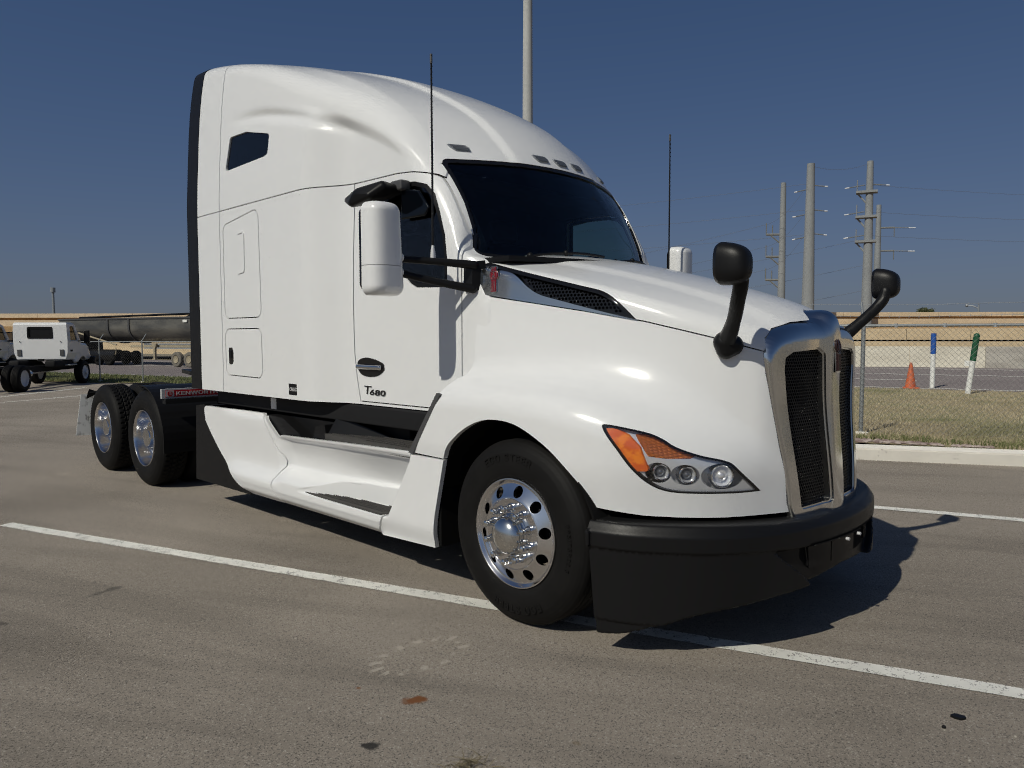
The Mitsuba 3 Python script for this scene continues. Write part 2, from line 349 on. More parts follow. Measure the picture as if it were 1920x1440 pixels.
# dark lining, rubber gaskets and glass follow the same body a little further in
lin = cab_level(-0.053)-cab_level(-0.065)
lin = (lin ^ block(-3.5, 0, -2, 2, BOT+0.02, 5))-ws_cut
for ys in (R_, L_): lin = lin-prism(P_win, *ys)-prism(P_swin, *ys)
lin = lin+block(-3.50, -3.46, -1.12, 1.12, BOT+0.03, 3.75)+block(-3.5, -0.5, -0.98, 0.98, BOT+0.03, BOT+0.06)
put('interior_lining', lin, 'mat_interior', TR)
gl1, gl2, gl3 = cab_level(-0.004), cab_level(-0.012), cab_level(-0.03)
ring = gl1-gl3
sheet = gl2
def glass(poly, axis, a, b, inset, offset):
    """The outer skin of one pane."""
    k = tm(sheet ^ prism(poly.buffer(inset), a, b, axis))
    c = k.triangles_center; keep = np.abs(F_cab(*c.T)+0.012) < 0.0045
    n = k.face_normals; keep &= (n[:, 1]*np.sign(a+b) > 0.3) if axis == 'y' else (n[:, 0] > 0.2)
    k.update_faces(keep); k.remove_unreferenced_vertices(); return k
put('windshield_gasket', ring ^ prism(P_ws.buffer(-0.004).difference(P_ws.buffer(-0.030)), -1.3, 0.1, 'x'), 'mat_black_gloss', TR)
put('windshield', glass(P_ws, 'x', -1.3, 0.1, -0.028, 0), 'mat_glass_dark', TR, F=F_cab, levels=(-0.012,))
for i, ys in enumerate((R_, L_)):
    put('window_gasket', ring ^ prism(P_win.buffer(-0.003).difference(P_win.buffer(-0.028)), *ys), 'mat_black', DOORS[i])
    put('window', glass(P_win, 'y', *ys, -0.026, 0), 'mat_glass_dark', DOORS[i], F=F_cab, levels=(-0.012,))
    put('sleeper_window', glass(P_swin, 'y', *ys, -0.004, 0), 'mat_glass_black', TR, F=F_cab, levels=(-0.012,))
# black rubber trim along the rear edges
trim = cab_level(0.004)
trim = m3.Manifold.batch_boolean([trim ^ block(-4.2, -3.98, -2, 2, BOT, 5)], m3.OpType.Add)
put('rear_trim', trim-cab_level(-0.06), 'mat_black', TR)

# ---------------------------------------------------------------- hood, fenders and nose: one smooth body
w_rail = curve([(-1.2, 1.04), (-0.6, 1.0), (-0.2, 0.965), (0.2, 0.90), (0.6, 0.80), (0.9, 0.68), (1.02, 0.608), (1.09, 0.55), (1.13, 0.49), (1.165, 0.42), (1.2, 0.32), (1.3, 0.1), (1.5, 0.05)], 0.015)
z_hood = curve([(-1.2, 2.17), (-0.65, 2.125), (-0.2, 2.06), (0.2, 1.97), (0.5, 1.89), (0.74, 1.82), (0.9, 1.77), (1.06, 1.70), (1.2, 1.60), (1.5, 1.3)], 0.06)
z_shld = curve([(-1.2, 2.09), (-0.5, 2.0), (-0.14, 1.925), (0.34, 1.81), (0.7, 1.70), (1.0, 1.585), (1.1, 1.54), (1.5, 1.3)], 0.06)
w_fend = curve([(-1.2, 1.205), (-0.5, 1.212), (0.0, 1.215), (0.3, 1.205), (0.55, 1.14), (0.8, 0.985), (1.0, 0.775), (1.09, 0.605), (1.14, 0.47), (1.175, 0.40), (1.2, 0.31), (1.3, 0.05)], 0.02)
z_fend = curve([(-1.2, 1.26), (-0.6, 1.275), (-0.3, 1.28), (0.1, 1.265), (0.4, 1.225), (0.55, 1.19), (0.8, 1.10), (1.0, 1.02), (1.3, 0.9)], 0.06)
k_fend = curve([(-1.2, 0.10), (0.2, 0.14), (0.7, 0.20), (1.0, 0.10), (1.15, 0.05), (1.3, 0.04)], 0.1)
def F_hood(x, y, z):
    a = np.abs(y)
    wr, zs, zh = w_rail(x), z_shld(x), z_hood(x)
    side = (a-(wr+0.055*sst(0.05, 0.75, zs-z)*sst(1.1, 0.6, x)))*(1-0.45*sst(0.6, 1.15, x))
    crest = 0.014*sst(0.10, -0.03, a-(0.62-0.17*(x+0.5)))
    top = (z-(zh-(zh-zs-0.015)*(a/np.maximum(wr, 0.2))**2)-crest+0.014)*0.96
    upper = smax(side, top, 0.075)
    wf = w_fend(x)
    fs = (a-(wf-0.035*sst(0.95, 0.65, z)))*(1-0.35*sst(0.3, 1.1, x))
    ft = (z-z_fend(x)-0.30*np.clip(wf-a, -0.1, 0.6))*0.93
    fend = smax(fs, ft, 0.13)
    return smin(upper, fend, k_fend(x))
HL_ = [(-1.1, 0, 0.60), (1.30, 1.3, 2.2)]
hood_field = half_field(F_hood, HL_[0], HL_[1], 0.021)
_HL = {}
def hood_level(l):
    if l not in _HL: _HL[l] = man(*nets(F_hood, None, None, 0.021, l, hood_field))
    return _HL[l]
# nose outline in front view (y, z)
NOSE = [(0, 1.705), (0.055, 1.69), (0.12, 1.645), (0.3, 1.632), (0.44, 1.60), (0.515, 1.555), (0.548, 1.48), (0.538, 1.38), (0.505, 1.2), (0.455, 0.95), (0.40, 0.645), (0.2, 0.637), (0, 0.635)]
P_nose = sg.Polygon(NOSE+[(-a, b) for a, b in NOSE[-2:0:-1]])
arch_pts = spline([(-0.66, 0.5), (-0.575, 0.855), (-0.46, 0.99), (-0.29, 1.083), (-0.126, 1.112), (0.053, 1.09), (0.26, 0.99), (0.40, 0.868), (0.50, 0.725), (0.60, 0.5)], 6, False)
P_arch = sg.Polygon(np.vstack([arch_pts, [(0.60, 0.3), (-0.66, 0.3)]]))
hood_out, hood_in = hood_level(0.0), hood_level(-0.035)
P_hoodside = sg.Polygon([(-0.485, 2.4), (-0.485, 1.40), (-0.50, 1.345), (-0.56, 1.315), (-0.62, 1.235), (-0.88, 0.852), (-0.5, 0.845), (0.30, 0.845), (0.47, 0.722), (0.72, 0.692), (0.95, 0.685), (1.4, 0.685), (1.4, 2.4)])
hood_all = (hood_out-hood_in) ^ prism(P_hoodside, -2, 2)
for ys in (R_, L_): hood_all = hood_all-prism(P_arch, *(ys if True else ys))
hood_all = hood_all-prism(P_nose.buffer(0.004), 0.8, 1.6, 'x')
P_head = rpoly(spline([(0.545, 1.122), (0.578, 1.134), (0.714, 1.103), (0.781, 1.073), (0.84, 1.032), (0.925, 0.992), (0.999, 0.965), (1.036, 0.931), (1.093, 0.822), (1.084, 0.804), (0.955, 0.804), (0.819, 0.814), (0.743, 0.852), (0.676, 0.926), (0.614, 1.02)], 4), 0)
for ys in (R_, L_): hood_all = hood_all-prism(P_head, *((-2, -0.45) if ys is R_ else (0.45, 2)))
# vent opening and the long seam between hood top and fender side
rail = lambda x: np.interp(x, [-0.6, -0.45, -0.089, 0.248, 0.558, 0.748, 0.897, 1.026, 1.101, 1.3], [1.828, 1.807, 1.752, 1.698, 1.643, 1.595, 1.555, 1.511, 1.485, 1.40])
xs = np.linspace(-0.6, 1.3, 40)
P_vent = rpoly(np.vstack([spline([(-0.70, 2.075), (-0.52, 2.022), (-0.461, 2.005), (-0.143, 1.924), (0.185, 1.842), (0.337, 1.800), (0.44, 1.733), (0.52, 1.655)], 4, False), [(0.545, 1.647), (0.2, rail(0.2)), (-0.2, rail(-0.2)), (-0.70, 1.845)]]), 0)
seam_blade = sg.Polygon(np.vstack([np.stack([xs, rail(xs)-0.003], 1), np.stack([xs, rail(xs)+0.004], 1)[::-1]]))
top_poly = sg.Polygon(np.vstack([np.stack([xs, rail(xs)], 1), [(1.5, 2.6), (-0.7, 2.6)]]))
for ys in ((-2, -0.3), (0.3, 2)): hood_all = hood_all-prism(P_vent, *ys)-prism(seam_blade, *ys)
htop = hood_all ^ prism(top_poly, -2, 2)
hlow = hood_all-prism(top_poly, -2, 2)
HOODN = dict(F=F_hood, levels=(0.0, -0.035))
put('hood', htop, 'mat_paint', TR, **HOODN)
put('panel_seal', (hood_level(-0.010)-hood_level(-0.025)) ^ prism(seam_blade.buffer(0.003), -2, 2) ^ block(0.5, 1.05, -2, 2, 0, 3), 'mat_seal', TR, smooth=False)
put('fender', hlow ^ block(-2, 2, -2, 0, 0, 3), 'mat_paint', TR, **HOODN)
put('fender', hlow ^ block(-2, 2, 0, 2, 0, 3), 'mat_paint', TR, **HOODN)
hl_in = hood_level(-0.037)
liner = (hl_in-hood_level(-0.06)) ^ prism(P_hoodside, -2, 2)
for ys in (R_, L_): liner = liner-prism(P_head.buffer(0.01), *((-2, -0.45) if ys is R_ else (0.45, 2)))
for s in (-1, 1):
    pl = prism(P_arch.buffer(0.02).difference(P_arch.buffer(0.012)), 0.45, 1.195) if s > 0 else prism(P_arch.buffer(0.02).difference(P_arch.buffer(0.012)), -1.195, -0.45)
    liner = (liner-prism(P_arch.buffer(0.02), *((0.45, 2) if s > 0 else (-2, -0.45))))+(pl ^ (hl_in+block(-1, 1, -0.9, 0.9, 0.3, 1.3)))
liner = liner-prism(P_nose.buffer(0.004), 0.8, 1.6, 'x')
liner = liner+block(-0.62, 1.0, -0.47, 0.47, 0.45, 1.45)
put('wheel_well', liner, 'mat_liner', TR)

# ---------------------------------------------------------------- grille surround
from scipy.ndimage import distance_transform_edt, gaussian_filter, map_coordinates
def sdf2(poly, lo, hi, h=0.004, blur=1.2):
    import shapely
    X, Y = np.meshgrid(np.arange(lo[0], hi[0], h), np.arange(lo[1], hi[1], h), indexing='ij')
    ins = shapely.contains_xy(poly, X, Y)
    d = gaussian_filter((distance_transform_edt(~ins)-distance_transform_edt(ins))*h, blur)
    return lambda u, v: map_coordinates(d, [(np.ravel(u)-lo[0])/h, (np.ravel(v)-lo[1])/h], order=1, mode='nearest').reshape(np.shape(u))
def sdf_exact(pts):
    P = np.array(pts, float); A, Bq = P, np.roll(P, -1, 0)
    def f(u, v):
        u, v = np.ravel(np.asarray(u, float)), np.ravel(np.asarray(v, float)); d = np.full(u.shape, 9.0); ins = np.zeros(u.shape, bool)
        for (ax, ay), (bx, by) in zip(A, Bq):
            ex, ey = bx-ax, by-ay; t = np.clip(((u-ax)*ex+(v-ay)*ey)/(ex*ex+ey*ey), 0, 1)
            d = np.minimum(d, (u-ax-ex*t)**2+(v-ay-ey*t)**2)
            ins ^= ((ay > v) != (by > v)) & (u < ex*(v-ay)/(ey if ey else 1e-12)+ax)
        return np.where(ins, -1, 1)*np.sqrt(d)
    return f
_ns = spline(np.array(NOSE), 3, False)
_nd = sdf_exact(list(map(tuple, _ns))+[(-a, b) for a, b in _ns[-2:0:-1]])
nose_sd = lambda y, z: _nd(y, z).reshape(np.shape(y))
ridge = curve([(0, 0.03), (0.05, 0.026), (0.10, 0.006), (0.16, 0.0), (0.8, 0)], 0.01)
def F_nose(x, y, z):
    a = np.abs(y)
    xg = 1.195-0.26*a*a+ridge(a)+0.04*sst(1.3, 0.66, z)
    lean = 0.0*z
    k = 0.045+0.075*sst(1.42, 1.55, z)
    return smax(nose_sd(y, z), x-xg-lean, 0.016+0.085*sst(1.42, 1.58, z))
nose_field = half_field(F_nose, (0.90, 0, 0.58), (1.32, 0.66, 1.78), 0.012)
nose = man(*nets(F_nose, None, None, 0.012, 0.0, nose_field))
P_open = rpoly([(-0.075, 0.703), (-0.10, 1.47), (-0.145, 1.497), (-0.36, 1.485), (-0.425, 1.455), (-0.43, 1.40), (-0.405, 1.2), (-0.335, 0.698)], 0.018)
P_openL = sg.Polygon([(-a, b) for a, b in rings(P_open)[0]])
surround = nose ^ block(0.96, 2, -1, 1, 0, 2)
for P in (P_open, P_openL):
    surround = surround-prism(P, 0.9, 1.4, 'x')
    surround = surround-(prism(P.buffer(0.010), 1.0, 1.4, 'x')-man(*nets(F_nose, None, None, 0.012, -0.010, nose_field)))
surround = surround-block(0.9, 1.09, -0.5, 0.5, 0.68, 1.52)
GR = put('grille_surround', surround, 'mat_chrome', TR, F=F_nose, levels=(0.0, -0.010))
def hexmesh(poly, pitch, bar):
    x0, y0, x1, y1 = poly.bounds; holes = []
    r = (pitch-bar)/math.sqrt(3)
    for j in range(int((y1-y0)/(pitch*0.866))+2):
        for i in range(int((x1-x0)/pitch)+2):
            cx, cy = x0+(i+0.5*(j % 2))*pitch, y0+j*pitch*0.866
            if poly.buffer(-0.004).contains(sg.Point(cx, cy)):
                holes.append([(cx+r*math.sin(t*math.pi/3)*1.0, cy+r*math.cos(t*math.pi/3)) for t in range(5, -1, -1)])
    return poly, holes
def mesh_plate(poly, pitch, bar, a, b, axis):
    poly, holes = hexmesh(poly, pitch, bar)
    return prism(poly, a, b, axis)-prism(so.unary_union([sg.Polygon(h) for h in holes]), a-0.01, b+0.01, axis)
for P in (P_open, P_openL):
    pl = tm(mesh_plate(P.buffer(0.006), 0.0185, 0.006, 0, 0.012, 'x').refine_to_length(0.08))
    v = pl.vertices.copy(); v[:, 0] += 1.155-0.26*v[:, 1]**2+0.04*sst(1.3, 0.66, v[:, 2]); pl.vertices = v
    put('grille_mesh', pl, 'mat_black', TR, smooth=False)
put('radiator', block(1.0, 1.06, -0.45, 0.45, 0.68, 1.50), 'mat_liner', TR)

# ---------------------------------------------------------------- bumper
w_bump = curve([(0.2, 1.225), (0.45, 1.222), (0.6, 1.20), (0.8, 1.13), (1.0, 1.01), (1.15, 0.87), (1.27, 0.69), (1.35, 0.46), (1.385, 0.25), (1.40, 0.0)], 0.0)
xb_of_a = curve([(0.0, 1.325), (0.2, 1.314), (0.4, 1.283), (0.6, 1.225), (0.8, 1.12), (0.95, 0.99), (1.08, 0.82), (1.17, 0.66), (1.215, 0.50), (1.23, 0.3)], 0.03)
zb_low = curve([(0.0, 0.36), (0.33, 0.335), (0.6, 0.31), (0.76, 0.285), (0.95, 0.24), (1.05, 0.18), (1.127, 0.125), (1.17, 0.10), (1.3, 0.10)], 0.03)
def F_bump(x, y, z):
    a = np.abs(y)
    q = np.maximum(0, a-0.75)
    xb = xb_of_a(np.minimum(a, 1.2))
    # outward normal distance to the plan curve
    d = np.minimum(np.maximum(x-xb, -0.3)*np.clip(1.0/np.sqrt(1+((xb_of_a(np.minimum(a, 1.2)+0.02)-xb)/0.02)**2), 0.1, 1), 0.4)
    d = np.maximum(d, a-1.222)
    off = 0.020*sst(0.61, 0.655, z)+0.007*sst(0.545, 0.535, z)*sst(0.5, 0.6, a)+0.012*sst(0.19, 0.175, z)*sst(0.5, 0.9, a)
    recess = 0.045*sst(0.60-(0.50-z)*1.3, 0.575-(0.50-z)*1.3, a)*sst(0.535, 0.515, z)
    top = z-(0.655+0.012*sst(0.2, 0.9, a))
    return smax(smax(d+off+recess, top, 0.03), zb_low(a)-z, 0.015)
bump_field = half_field(F_bump, (0.40, 0, 0.04), (1.46, 1.28, 0.72), 0.014)
bump_o, bump_i = man(*nets(F_bump, None, None, 0.014, 0.0, bump_field)), man(*nets(F_bump, None, None, 0.014, -0.05, bump_field))
P_bend = sg.Polygon([(0.50, 0.8), (0.52, 0.55), (0.555, 0.13), (0.56, 0.0), (2, 0), (2, 0.8)])
bumper = ((bump_o-bump_i) ^ prism(P_bend, -2, 2))+(block(0.6, 1.0, -0.9, 0.9, 0.50, 0.56))
put('bumper', bumper, 'mat_black', TR, F=F_bump, levels=(0.0, -0.05))

# ---------------------------------------------------------------- wheels
def with_holes(g, holes):
    m = man(g.vertices, g.faces)
    return m-m3.Manifold.batch_boolean(holes, m3.OpType.Add) if holes else m
def tread_tyre(lugs):
    """A truck tyre about the origin: outer face at h = 0 turned towards +y, 0.285 m wide."""
    half = [(0.292, -0.030), (0.297, -0.006), (0.318, 0.006), (0.345, 0.012), (0.352, 0.0105), (0.385, 0.0165), (0.43, 0.011), (0.437, 0.0075), (0.458, 0.0), (0.463, -0.004), (0.476, -0.012), (0.479, -0.016), (0.489, -0.026), (0.4925, -0.028), (0.500, -0.042), (0.504, -0.052)]
    tread = [(0.504, h) for h in np.linspace(-0.058, -0.1425, 10)]
    prof = half+tread
    prof = prof+[(r, -0.285-h) for r, h in prof[-2::-1]]
    prof = np.array(prof); n = 216
    if not lugs:
        for h0 in (-0.085, -0.1425, -0.200): prof[np.abs(prof[:, 1]-h0) < 0.006, 0] -= 0.012
    a = np.linspace(0, 2*np.pi, n, endpoint=False)
    A, R = np.meshgrid(a, prof[:, 0], indexing='ij'); Hh = np.broadcast_to(prof[:, 1], A.shape)
    if lugs:
        t = Hh+0.1425; k = np.abs(t) < 0.094
        zig = 0.25*np.sign(np.sin(A*54))*0.012
        groove = (np.abs(t-0.031-zig) < 0.006) | (np.abs(t+0.031-zig) < 0.006) | (np.abs(t) > 0.082)*0
        ph = (A*54/(2*np.pi)+0.35*np.floor((t+0.2)/0.062)+t*3) % 1.0
        R = R-np.where(k & (groove | (ph < 0.24)), 0.013, 0)
    v = np.stack([R*np.cos(A), Hh, R*np.sin(A)], -1).reshape(-1, 3); m = len(prof)
    i, j = np.meshgrid(np.arange(n), np.arange(m), indexing='ij'); i2, j2 = (i+1) % n, (j+1) % m
    q = np.stack([i*m+j, i*m+j2, i2*m+j2, i2*m+j], -1).reshape(-1, 4)
    g = trimesh.Trimesh(v, np.vstack([q[:, [0, 1, 2]], q[:, [0, 2, 3]]]), process=False)
    if g.volume < 0: g.invert()
    return g
def lug(r, h0, h1, k, n=10):
    """k-th chrome lug nut cover on a circle of radius r, from height h0 to h1."""
    t = 2*np.pi*(k+0.5)/n; p = np.array([r*math.cos(t), 0, r*math.sin(t)])
    L = h1-h0
    prof = [(0, 0), (0.024, 0), (0.024, 0.010), (0.0185, 0.016), (0.0175, L*0.55), (0.0165, L*0.62), (0.0145, L*0.66), (0.0155, L*0.74), (0.0175, L*0.82), (0.0150, L*0.93), (0.008, L*0.99), (0, L)]
    return moved(revolve(prof, 14), p[0], h0, p[2])
front_rim = revolve([(0.286, -0.12), (0.298, -0.006), (0.299, 0.0), (0.297, 0.005), (0.291, 0.006), (0.286, 0.001), (0.281, -0.006), (0.275, -0.012), (0.268, -0.013), (0.235, 0.001), (0.205, 0.017), (0.198, 0.022), (0.193, 0.0225), (0.188, 0.019), (0.12, 0.0195), (0.0, 0.0195), (0.0, 0.0), (0.19, 0.0), (0.262, -0.03), (0.262, -0.12)], 96)
hand = [rod([0.232*math.cos(t), -0.1, 0.232*math.sin(t)], [0.232*math.cos(t), 0.1, 0.232*math.sin(t)], 0.031, n=28) for t in np.arange(10)*2*np.pi/10+0.17]
front_rim = with_holes(front_rim, hand)
hub_cap = revolve([(0, 0.015), (0.112, 0.015), (0.113, 0.026), (0.106, 0.032), (0.103, 0.050)]+[(0.103*math.cos(t), 0.050+0.066*math.sin(t)) for t in np.linspace(0.12, 1.5708, 16)], 64)
def put_wheel(x, y, side, parts, sub):
    w = key(f'{TR}__{sub}')
    for name, g, m, sm in parts:
        g = moved(g)
        if name == 'tyre_lettering' and side < 0: g.vertices = g.vertices*[-1, 1, 1]; g.invert()
        g = g if side > 0 else mirror(g)
        g = moved(g, x, y, RT)
        kk = key(f'{w}__{name}'); scene[kk] = mikit.ply(g, m, smooth=sm)
        if name == 'tyre_lettering': labels[kk] = {'kind': 'stuff'}
    return w
tyre_f, tyre_r = tread_tyre(False), tread_tyre(True)
drum = revolve([(0, -0.05), (0.20, -0.05), (0.20, -0.25), (0, -0.25)], 40)
# raised lettering round the side wall
def arc_text(txt, r, h, a0, depth=0.0042):
    out = []; a = a0
    for ch in txt:
        if ch == ' ': a -= 0.6*h/r; continue
        g = meshkit.text_mesh(ch, h, depth, bold=True); w = g.bounds[1, 0]
        v = g.vertices; th = a-(v[:, 0])/r; rr = r+v[:, 1]-h/2
        g.vertices = np.stack([-rr*np.cos(th), 0.0140+v[:, 2]+0*th, rr*np.sin(th)], 1)
        g.fix_normals(); out.append(g); a -= (w+0.22*h)/r
    return trimesh.util.concatenate(out)
letters = cat(arc_text('ECO STEER', 0.410, 0.040, 2.12), arc_text('295/75R22.5', 0.405, 0.024, 0.3), arc_text('ECO STEER', 0.410, 0.040, 5.26))
fp = [('tyre', tyre_f, 'mat_rubber', 35), ('tyre_lettering', letters, 'mat_rubber', False), ('rim', front_rim, 'mat_alloy', 30), ('hub_cap', hub_cap, 'mat_chrome', 40), ('brake_drum', drum, 'mat_black_matte', 30)]
fp += [('lug_nut', lug(0.1425, 0.019, 0.092, k), 'mat_chrome', 40) for k in range(10)]
for s in (-1, 1): put_wheel(0.0, 1.192*s, s, fp, 'front_wheel')
rear_rim = revolve([(0.286, -0.285), (0.296, -0.285), (0.290, -0.15), (0.298, -0.008), (0.299, 0.0), (0.296, 0.005), (0.290, 0.004), (0.285, -0.003), (0.279, -0.02), (0.270, -0.075), (0.262, -0.118), (0.250, -0.140), (0.225, -0.155), (0.13, -0.160), (0.0, -0.160), (0.0, -0.18), (0.25, -0.18), (0.274, -0.14)], 72)
rear_rim = with_holes(rear_rim, [rod([0.225*math.cos(t), -0.3, 0.225*math.sin(t)], [0.225*math.cos(t), -0.1, 0.225*math.sin(t)], 0.027, n=18) for t in np.arange(10)*2*np.pi/10])
rear_hub = revolve([(0, -0.165), (0.118, -0.165), (0.118, -0.12), (0.108, -0.11), (0.100, -0.04), (0.092, -0.025), (0, -0.018)], 36)
rp = [('tyre', tyre_r, 'mat_rubber', 30), ('tyre', moved(tyre_r, 0, -0.335, 0, ry=0.06), 'mat_rubber', 30), ('rim', rear_rim, 'mat_alloy', 30), ('hub_cap', rear_hub, 'mat_chrome', 40)]
rp += [('lug_nut', lug(0.1425, -0.160, -0.085, k), 'mat_chrome', 40) for k in range(10)]
for x in (-WB, -WB-TANDEM):
    for s in (-1, 1): put_wheel(x, 1.209*s, s, rp, 'drive_wheel')

# ---------------------------------------------------------------- chassis
for s in (-1, 1):
    put('frame_rail', block(-7.35, 0.5, 0.40*s-0.045, 0.40*s+0.045, 0.72, 0.985), 'mat_black_matte', TR, smooth=False)
for x in (-7.2, -6.13, -4.6, -3.4, -2.2): put('cross_member', block(x-0.05, x+0.05, -0.36, 0.36, 0.76, 0.95), 'mat_black_matte', TR, smooth=False)
for x in (-WB, -WB-TANDEM):
    put('drive_axle', cat(rod([x, -0.9, RT], [x, 0.9, RT], 0.085), ball([x, 0, RT], 0.24), rod([x, -0.62, RT], [x, -0.5, RT], 0.2), rod([x, 0.5, RT], [x, 0.62, RT], 0.2)), 'mat_black_matte', TR)
    for s in (-1, 1): put('air_spring', moved(revolve([(0, 0), (0.12, 0), (0.15, 0.06), (0.13, 0.11), (0.15, 0.16), (0.12, 0.22), (0, 0.22)], 24, 'z'), x-0.25, 0.44*s, 0.60), 'mat_black_matte', TR)
put('front_axle', rod([0, -0.95, RT-0.08], [0, 0.95, RT-0.08], 0.07), 'mat_black_matte', TR)
fw = prism(rpoly([(-5.55, -0.46), (-5.55, 0.46), (-6.1, 0.46), (-6.75, 0.30), (-6.75, 0.16), (-6.25, 0.05), (-6.25, -0.05), (-6.75, -0.16), (-6.75, -0.30), (-6.1, -0.46)], 0.04), 1.12, 1.165, 'z')
put('fifth_wheel', cat(fw, block(-6.1, -5.7, -0.4, -0.3, 0.98, 1.13), block(-6.1, -5.7, 0.3, 0.4, 0.98, 1.13)), 'mat_black', TR)
put('tank_cover', cat(block(-3.95, -0.95, -0.95, 0.95, 0.36, 0.74), block(-3.9, -1.0, -0.70, 0.70, 0.74, 1.02)), 'mat_liner', TR, smooth=False)
put('cab_underside', block(-3.96, -0.6, -0.98, 0.98, 1.045, 1.088), 'mat_black_matte', TR, smooth=False)
# side sill band below the sleeper
for s in (-1, 1): put('sill', bevel(-3.98, -0.70, 1.02 if s > 0 else -1.06, 1.06 if s > 0 else -1.02, 0.955, 1.085, 0.012), 'mat_black_matte', TR)

# ---------------------------------------------------------------- side skirts: an outline in side view with its own relief
prof = curve([(0.15, 1.10), (0.255, 1.14), (0.30, 1.190), (0.340, 1.205), (0.355, 1.211), (0.43, 1.2125), (0.448, 1.2095), (0.455, 1.204), (0.545, 1.085), (0.552, 1.078), (0.575, 1.074), (0.78, 1.122), (0.792, 1.130), (0.805, 1.155), (0.812, 1.164), (0.825, 1.170), (0.842, 1.172), (0.851, 1.166), (0.865, 1.15), (1.0, 1.12)], 0.002)
prof_rear = curve([(0.15, 1.10), (0.255, 1.15), (0.30, 1.192), (0.345, 1.205), (0.36, 1.210), (0.40, 1.2125), (0.42, 1.206), (0.47, 1.172), (0.52, 1.153), (0.56, 1.149), (0.74, 1.158), (0.87, 1.165), (0.905, 1.160), (0.94, 1.13), (1.0, 1.08)], 0.006)
P_recess = sg.Polygon([(-2.29, 0.418), (-1.84, 0.528), (-1.0, 0.575), (-1.0, 0.30), (-2.29, 0.30)])
wall_y = curve([(-2.6, 1.214), (-2.29, 1.211), (-2.06, 1.178), (-1.84, 1.108), (-1.45, 1.055), (-0.9, 1.042)], 0.02)
rec = sdf2(P_recess, (-2.6, 0.1), (-0.3, 1.0), 0.005, 1.0)
def h_skirt(x, z):
    b = sst(-2.50, -2.70, x)
    zq = z+0.03*sst(-0.9, -2.7, x)*sst(0.6, 0.78, z)
    h = (prof(zq)-0.050*sst(-2.1, -1.3, x)*sst(0.53, 0.56, z)*np.clip((0.80-z)/0.22, 0, 1))*(1-b)+prof_rear(z)*b
    e_ = sst(-3.25, -3.75, x)
    h = h*(1-e_)+np.where(z > 0.3, 1.16, 1.13+0.1*(z))*e_
    inside = sst(0.006, -0.006, rec(np.clip(x, -2.59, -0.31), np.clip(z, 0.11, 0.99)))*sst(0.402, 0.412, z)
    h = h*(1-inside)+np.minimum(np.maximum(h, wall_y(x)), wall_y(x))*inside
    xl = -0.930-0.62*(0.85-z)
    f = sst(xl-0.012, xl+0.075, x)
    flare = 1.205-0.028*sst(0.40, 0.27, z)+0.004*sst(0.36, 0.44, z)
    return h*(1-f)+flare*f
def relief(poly, t=0.03, step=0.009):
    """poly (x, z) as a sheet of thickness t on the right side, following h_skirt."""
    x0, z0, x1, z1 = poly.bounds
    X, Z = np.meshgrid(np.arange(x0-step, x1+2*step, step), np.arange(z0-step, z1+2*step, step), indexing='ij')
    Y = -h_skirt(X, Z); n, m = X.shape
    v = np.vstack([np.stack([X, Y, Z], -1).reshape(-1, 3), np.stack([X, Y+t, Z], -1).reshape(-1, 3)])
    i, j = np.meshgrid(np.arange(n-1), np.arange(m-1), indexing='ij')
    q = np.stack([i*m+j, (i+1)*m+j, (i+1)*m+j+1, i*m+j+1], -1).reshape(-1, 4); N = n*m
    f = [q, q[:, ::-1]+N]
    for idx in (np.arange(n)*m, (np.arange(n)*m+m-1)[::-1], (np.arange(m))[::-1], (n-1)*m+np.arange(m)):
        a, b = idx[:-1], idx[1:]; f.append(np.stack([b, a, a+N, b+N], 1))
    f = np.vstack(f); f = np.vstack([f[:, [0, 1, 2]], f[:, [0, 2, 3]]])
    g = trimesh.Trimesh(v, f, process=False)
    if g.volume < 0: g.invert()
    return man(g) ^ prism(poly, -2, -0.5)
P_sk_rear = sg.Polygon(np.vstack([spline([(-4.05, 0.905), (-4.02, 0.938), (-3.95, 0.944)], 4, False), [(-2.955, 0.946), (-2.91, 0.925), (-2.74, 0.735), (-2.615, 0.62), (-2.60, 0.585), (-2.605, 0.54), (-2.69, 0.435), (-2.69, 0.38), (-2.55, 0.255), (-3.06, 0.250)], spline([(-3.06, 0.250), (-3.17, 0.258), (-3.405, 0.358), (-3.67, 0.504), (-3.90, 0.683), (-4.025, 0.80)], 4, False)]))
P_sk_mid = sg.Polygon([(-2.905, 0.925), (-2.89, 0.930), (-2.868, 0.915), (-2.66, 0.768), (-2.60, 0.80), (-0.92, 0.850), (-0.95, 0.78), (-1.28, 0.262), (-2.55, 0.255), (-2.69, 0.38), (-2.69, 0.435), (-2.605, 0.54), (-2.60, 0.585), (-2.615, 0.62), (-2.74, 0.735)])
P_sk_front = sg.Polygon([(-0.905, 0.838), (-0.57, 0.838), (-0.605, 0.70), (-0.655, 0.50), (-0.690, 0.285), (-1.27, 0.262), (-1.10, 0.53)])
P_sk_mid = P_sk_mid.difference(P_sk_front.buffer(0.004)).buffer(-0.002)
for P, nm in ((P_sk_rear.buffer(-0.005), 'side_skirt'), (P_sk_mid.buffer(-0.001), 'side_skirt'), (P_sk_front, 'side_skirt')):
    both(nm, relief(P), 'mat_paint', TR)
P_sk_black = sg.Polygon([(-4.24, 0.93), (-4.04, 0.955), (-4.03, 0.80), (-3.90, 0.683), (-3.67, 0.504), (-3.405, 0.358), (-3.17, 0.258), (-3.14, 0.235), (-4.28, 0.225)])
both('skirt_end', prism(P_sk_black.buffer(-0.004), -1.155, -1.10), 'mat_black', TR)
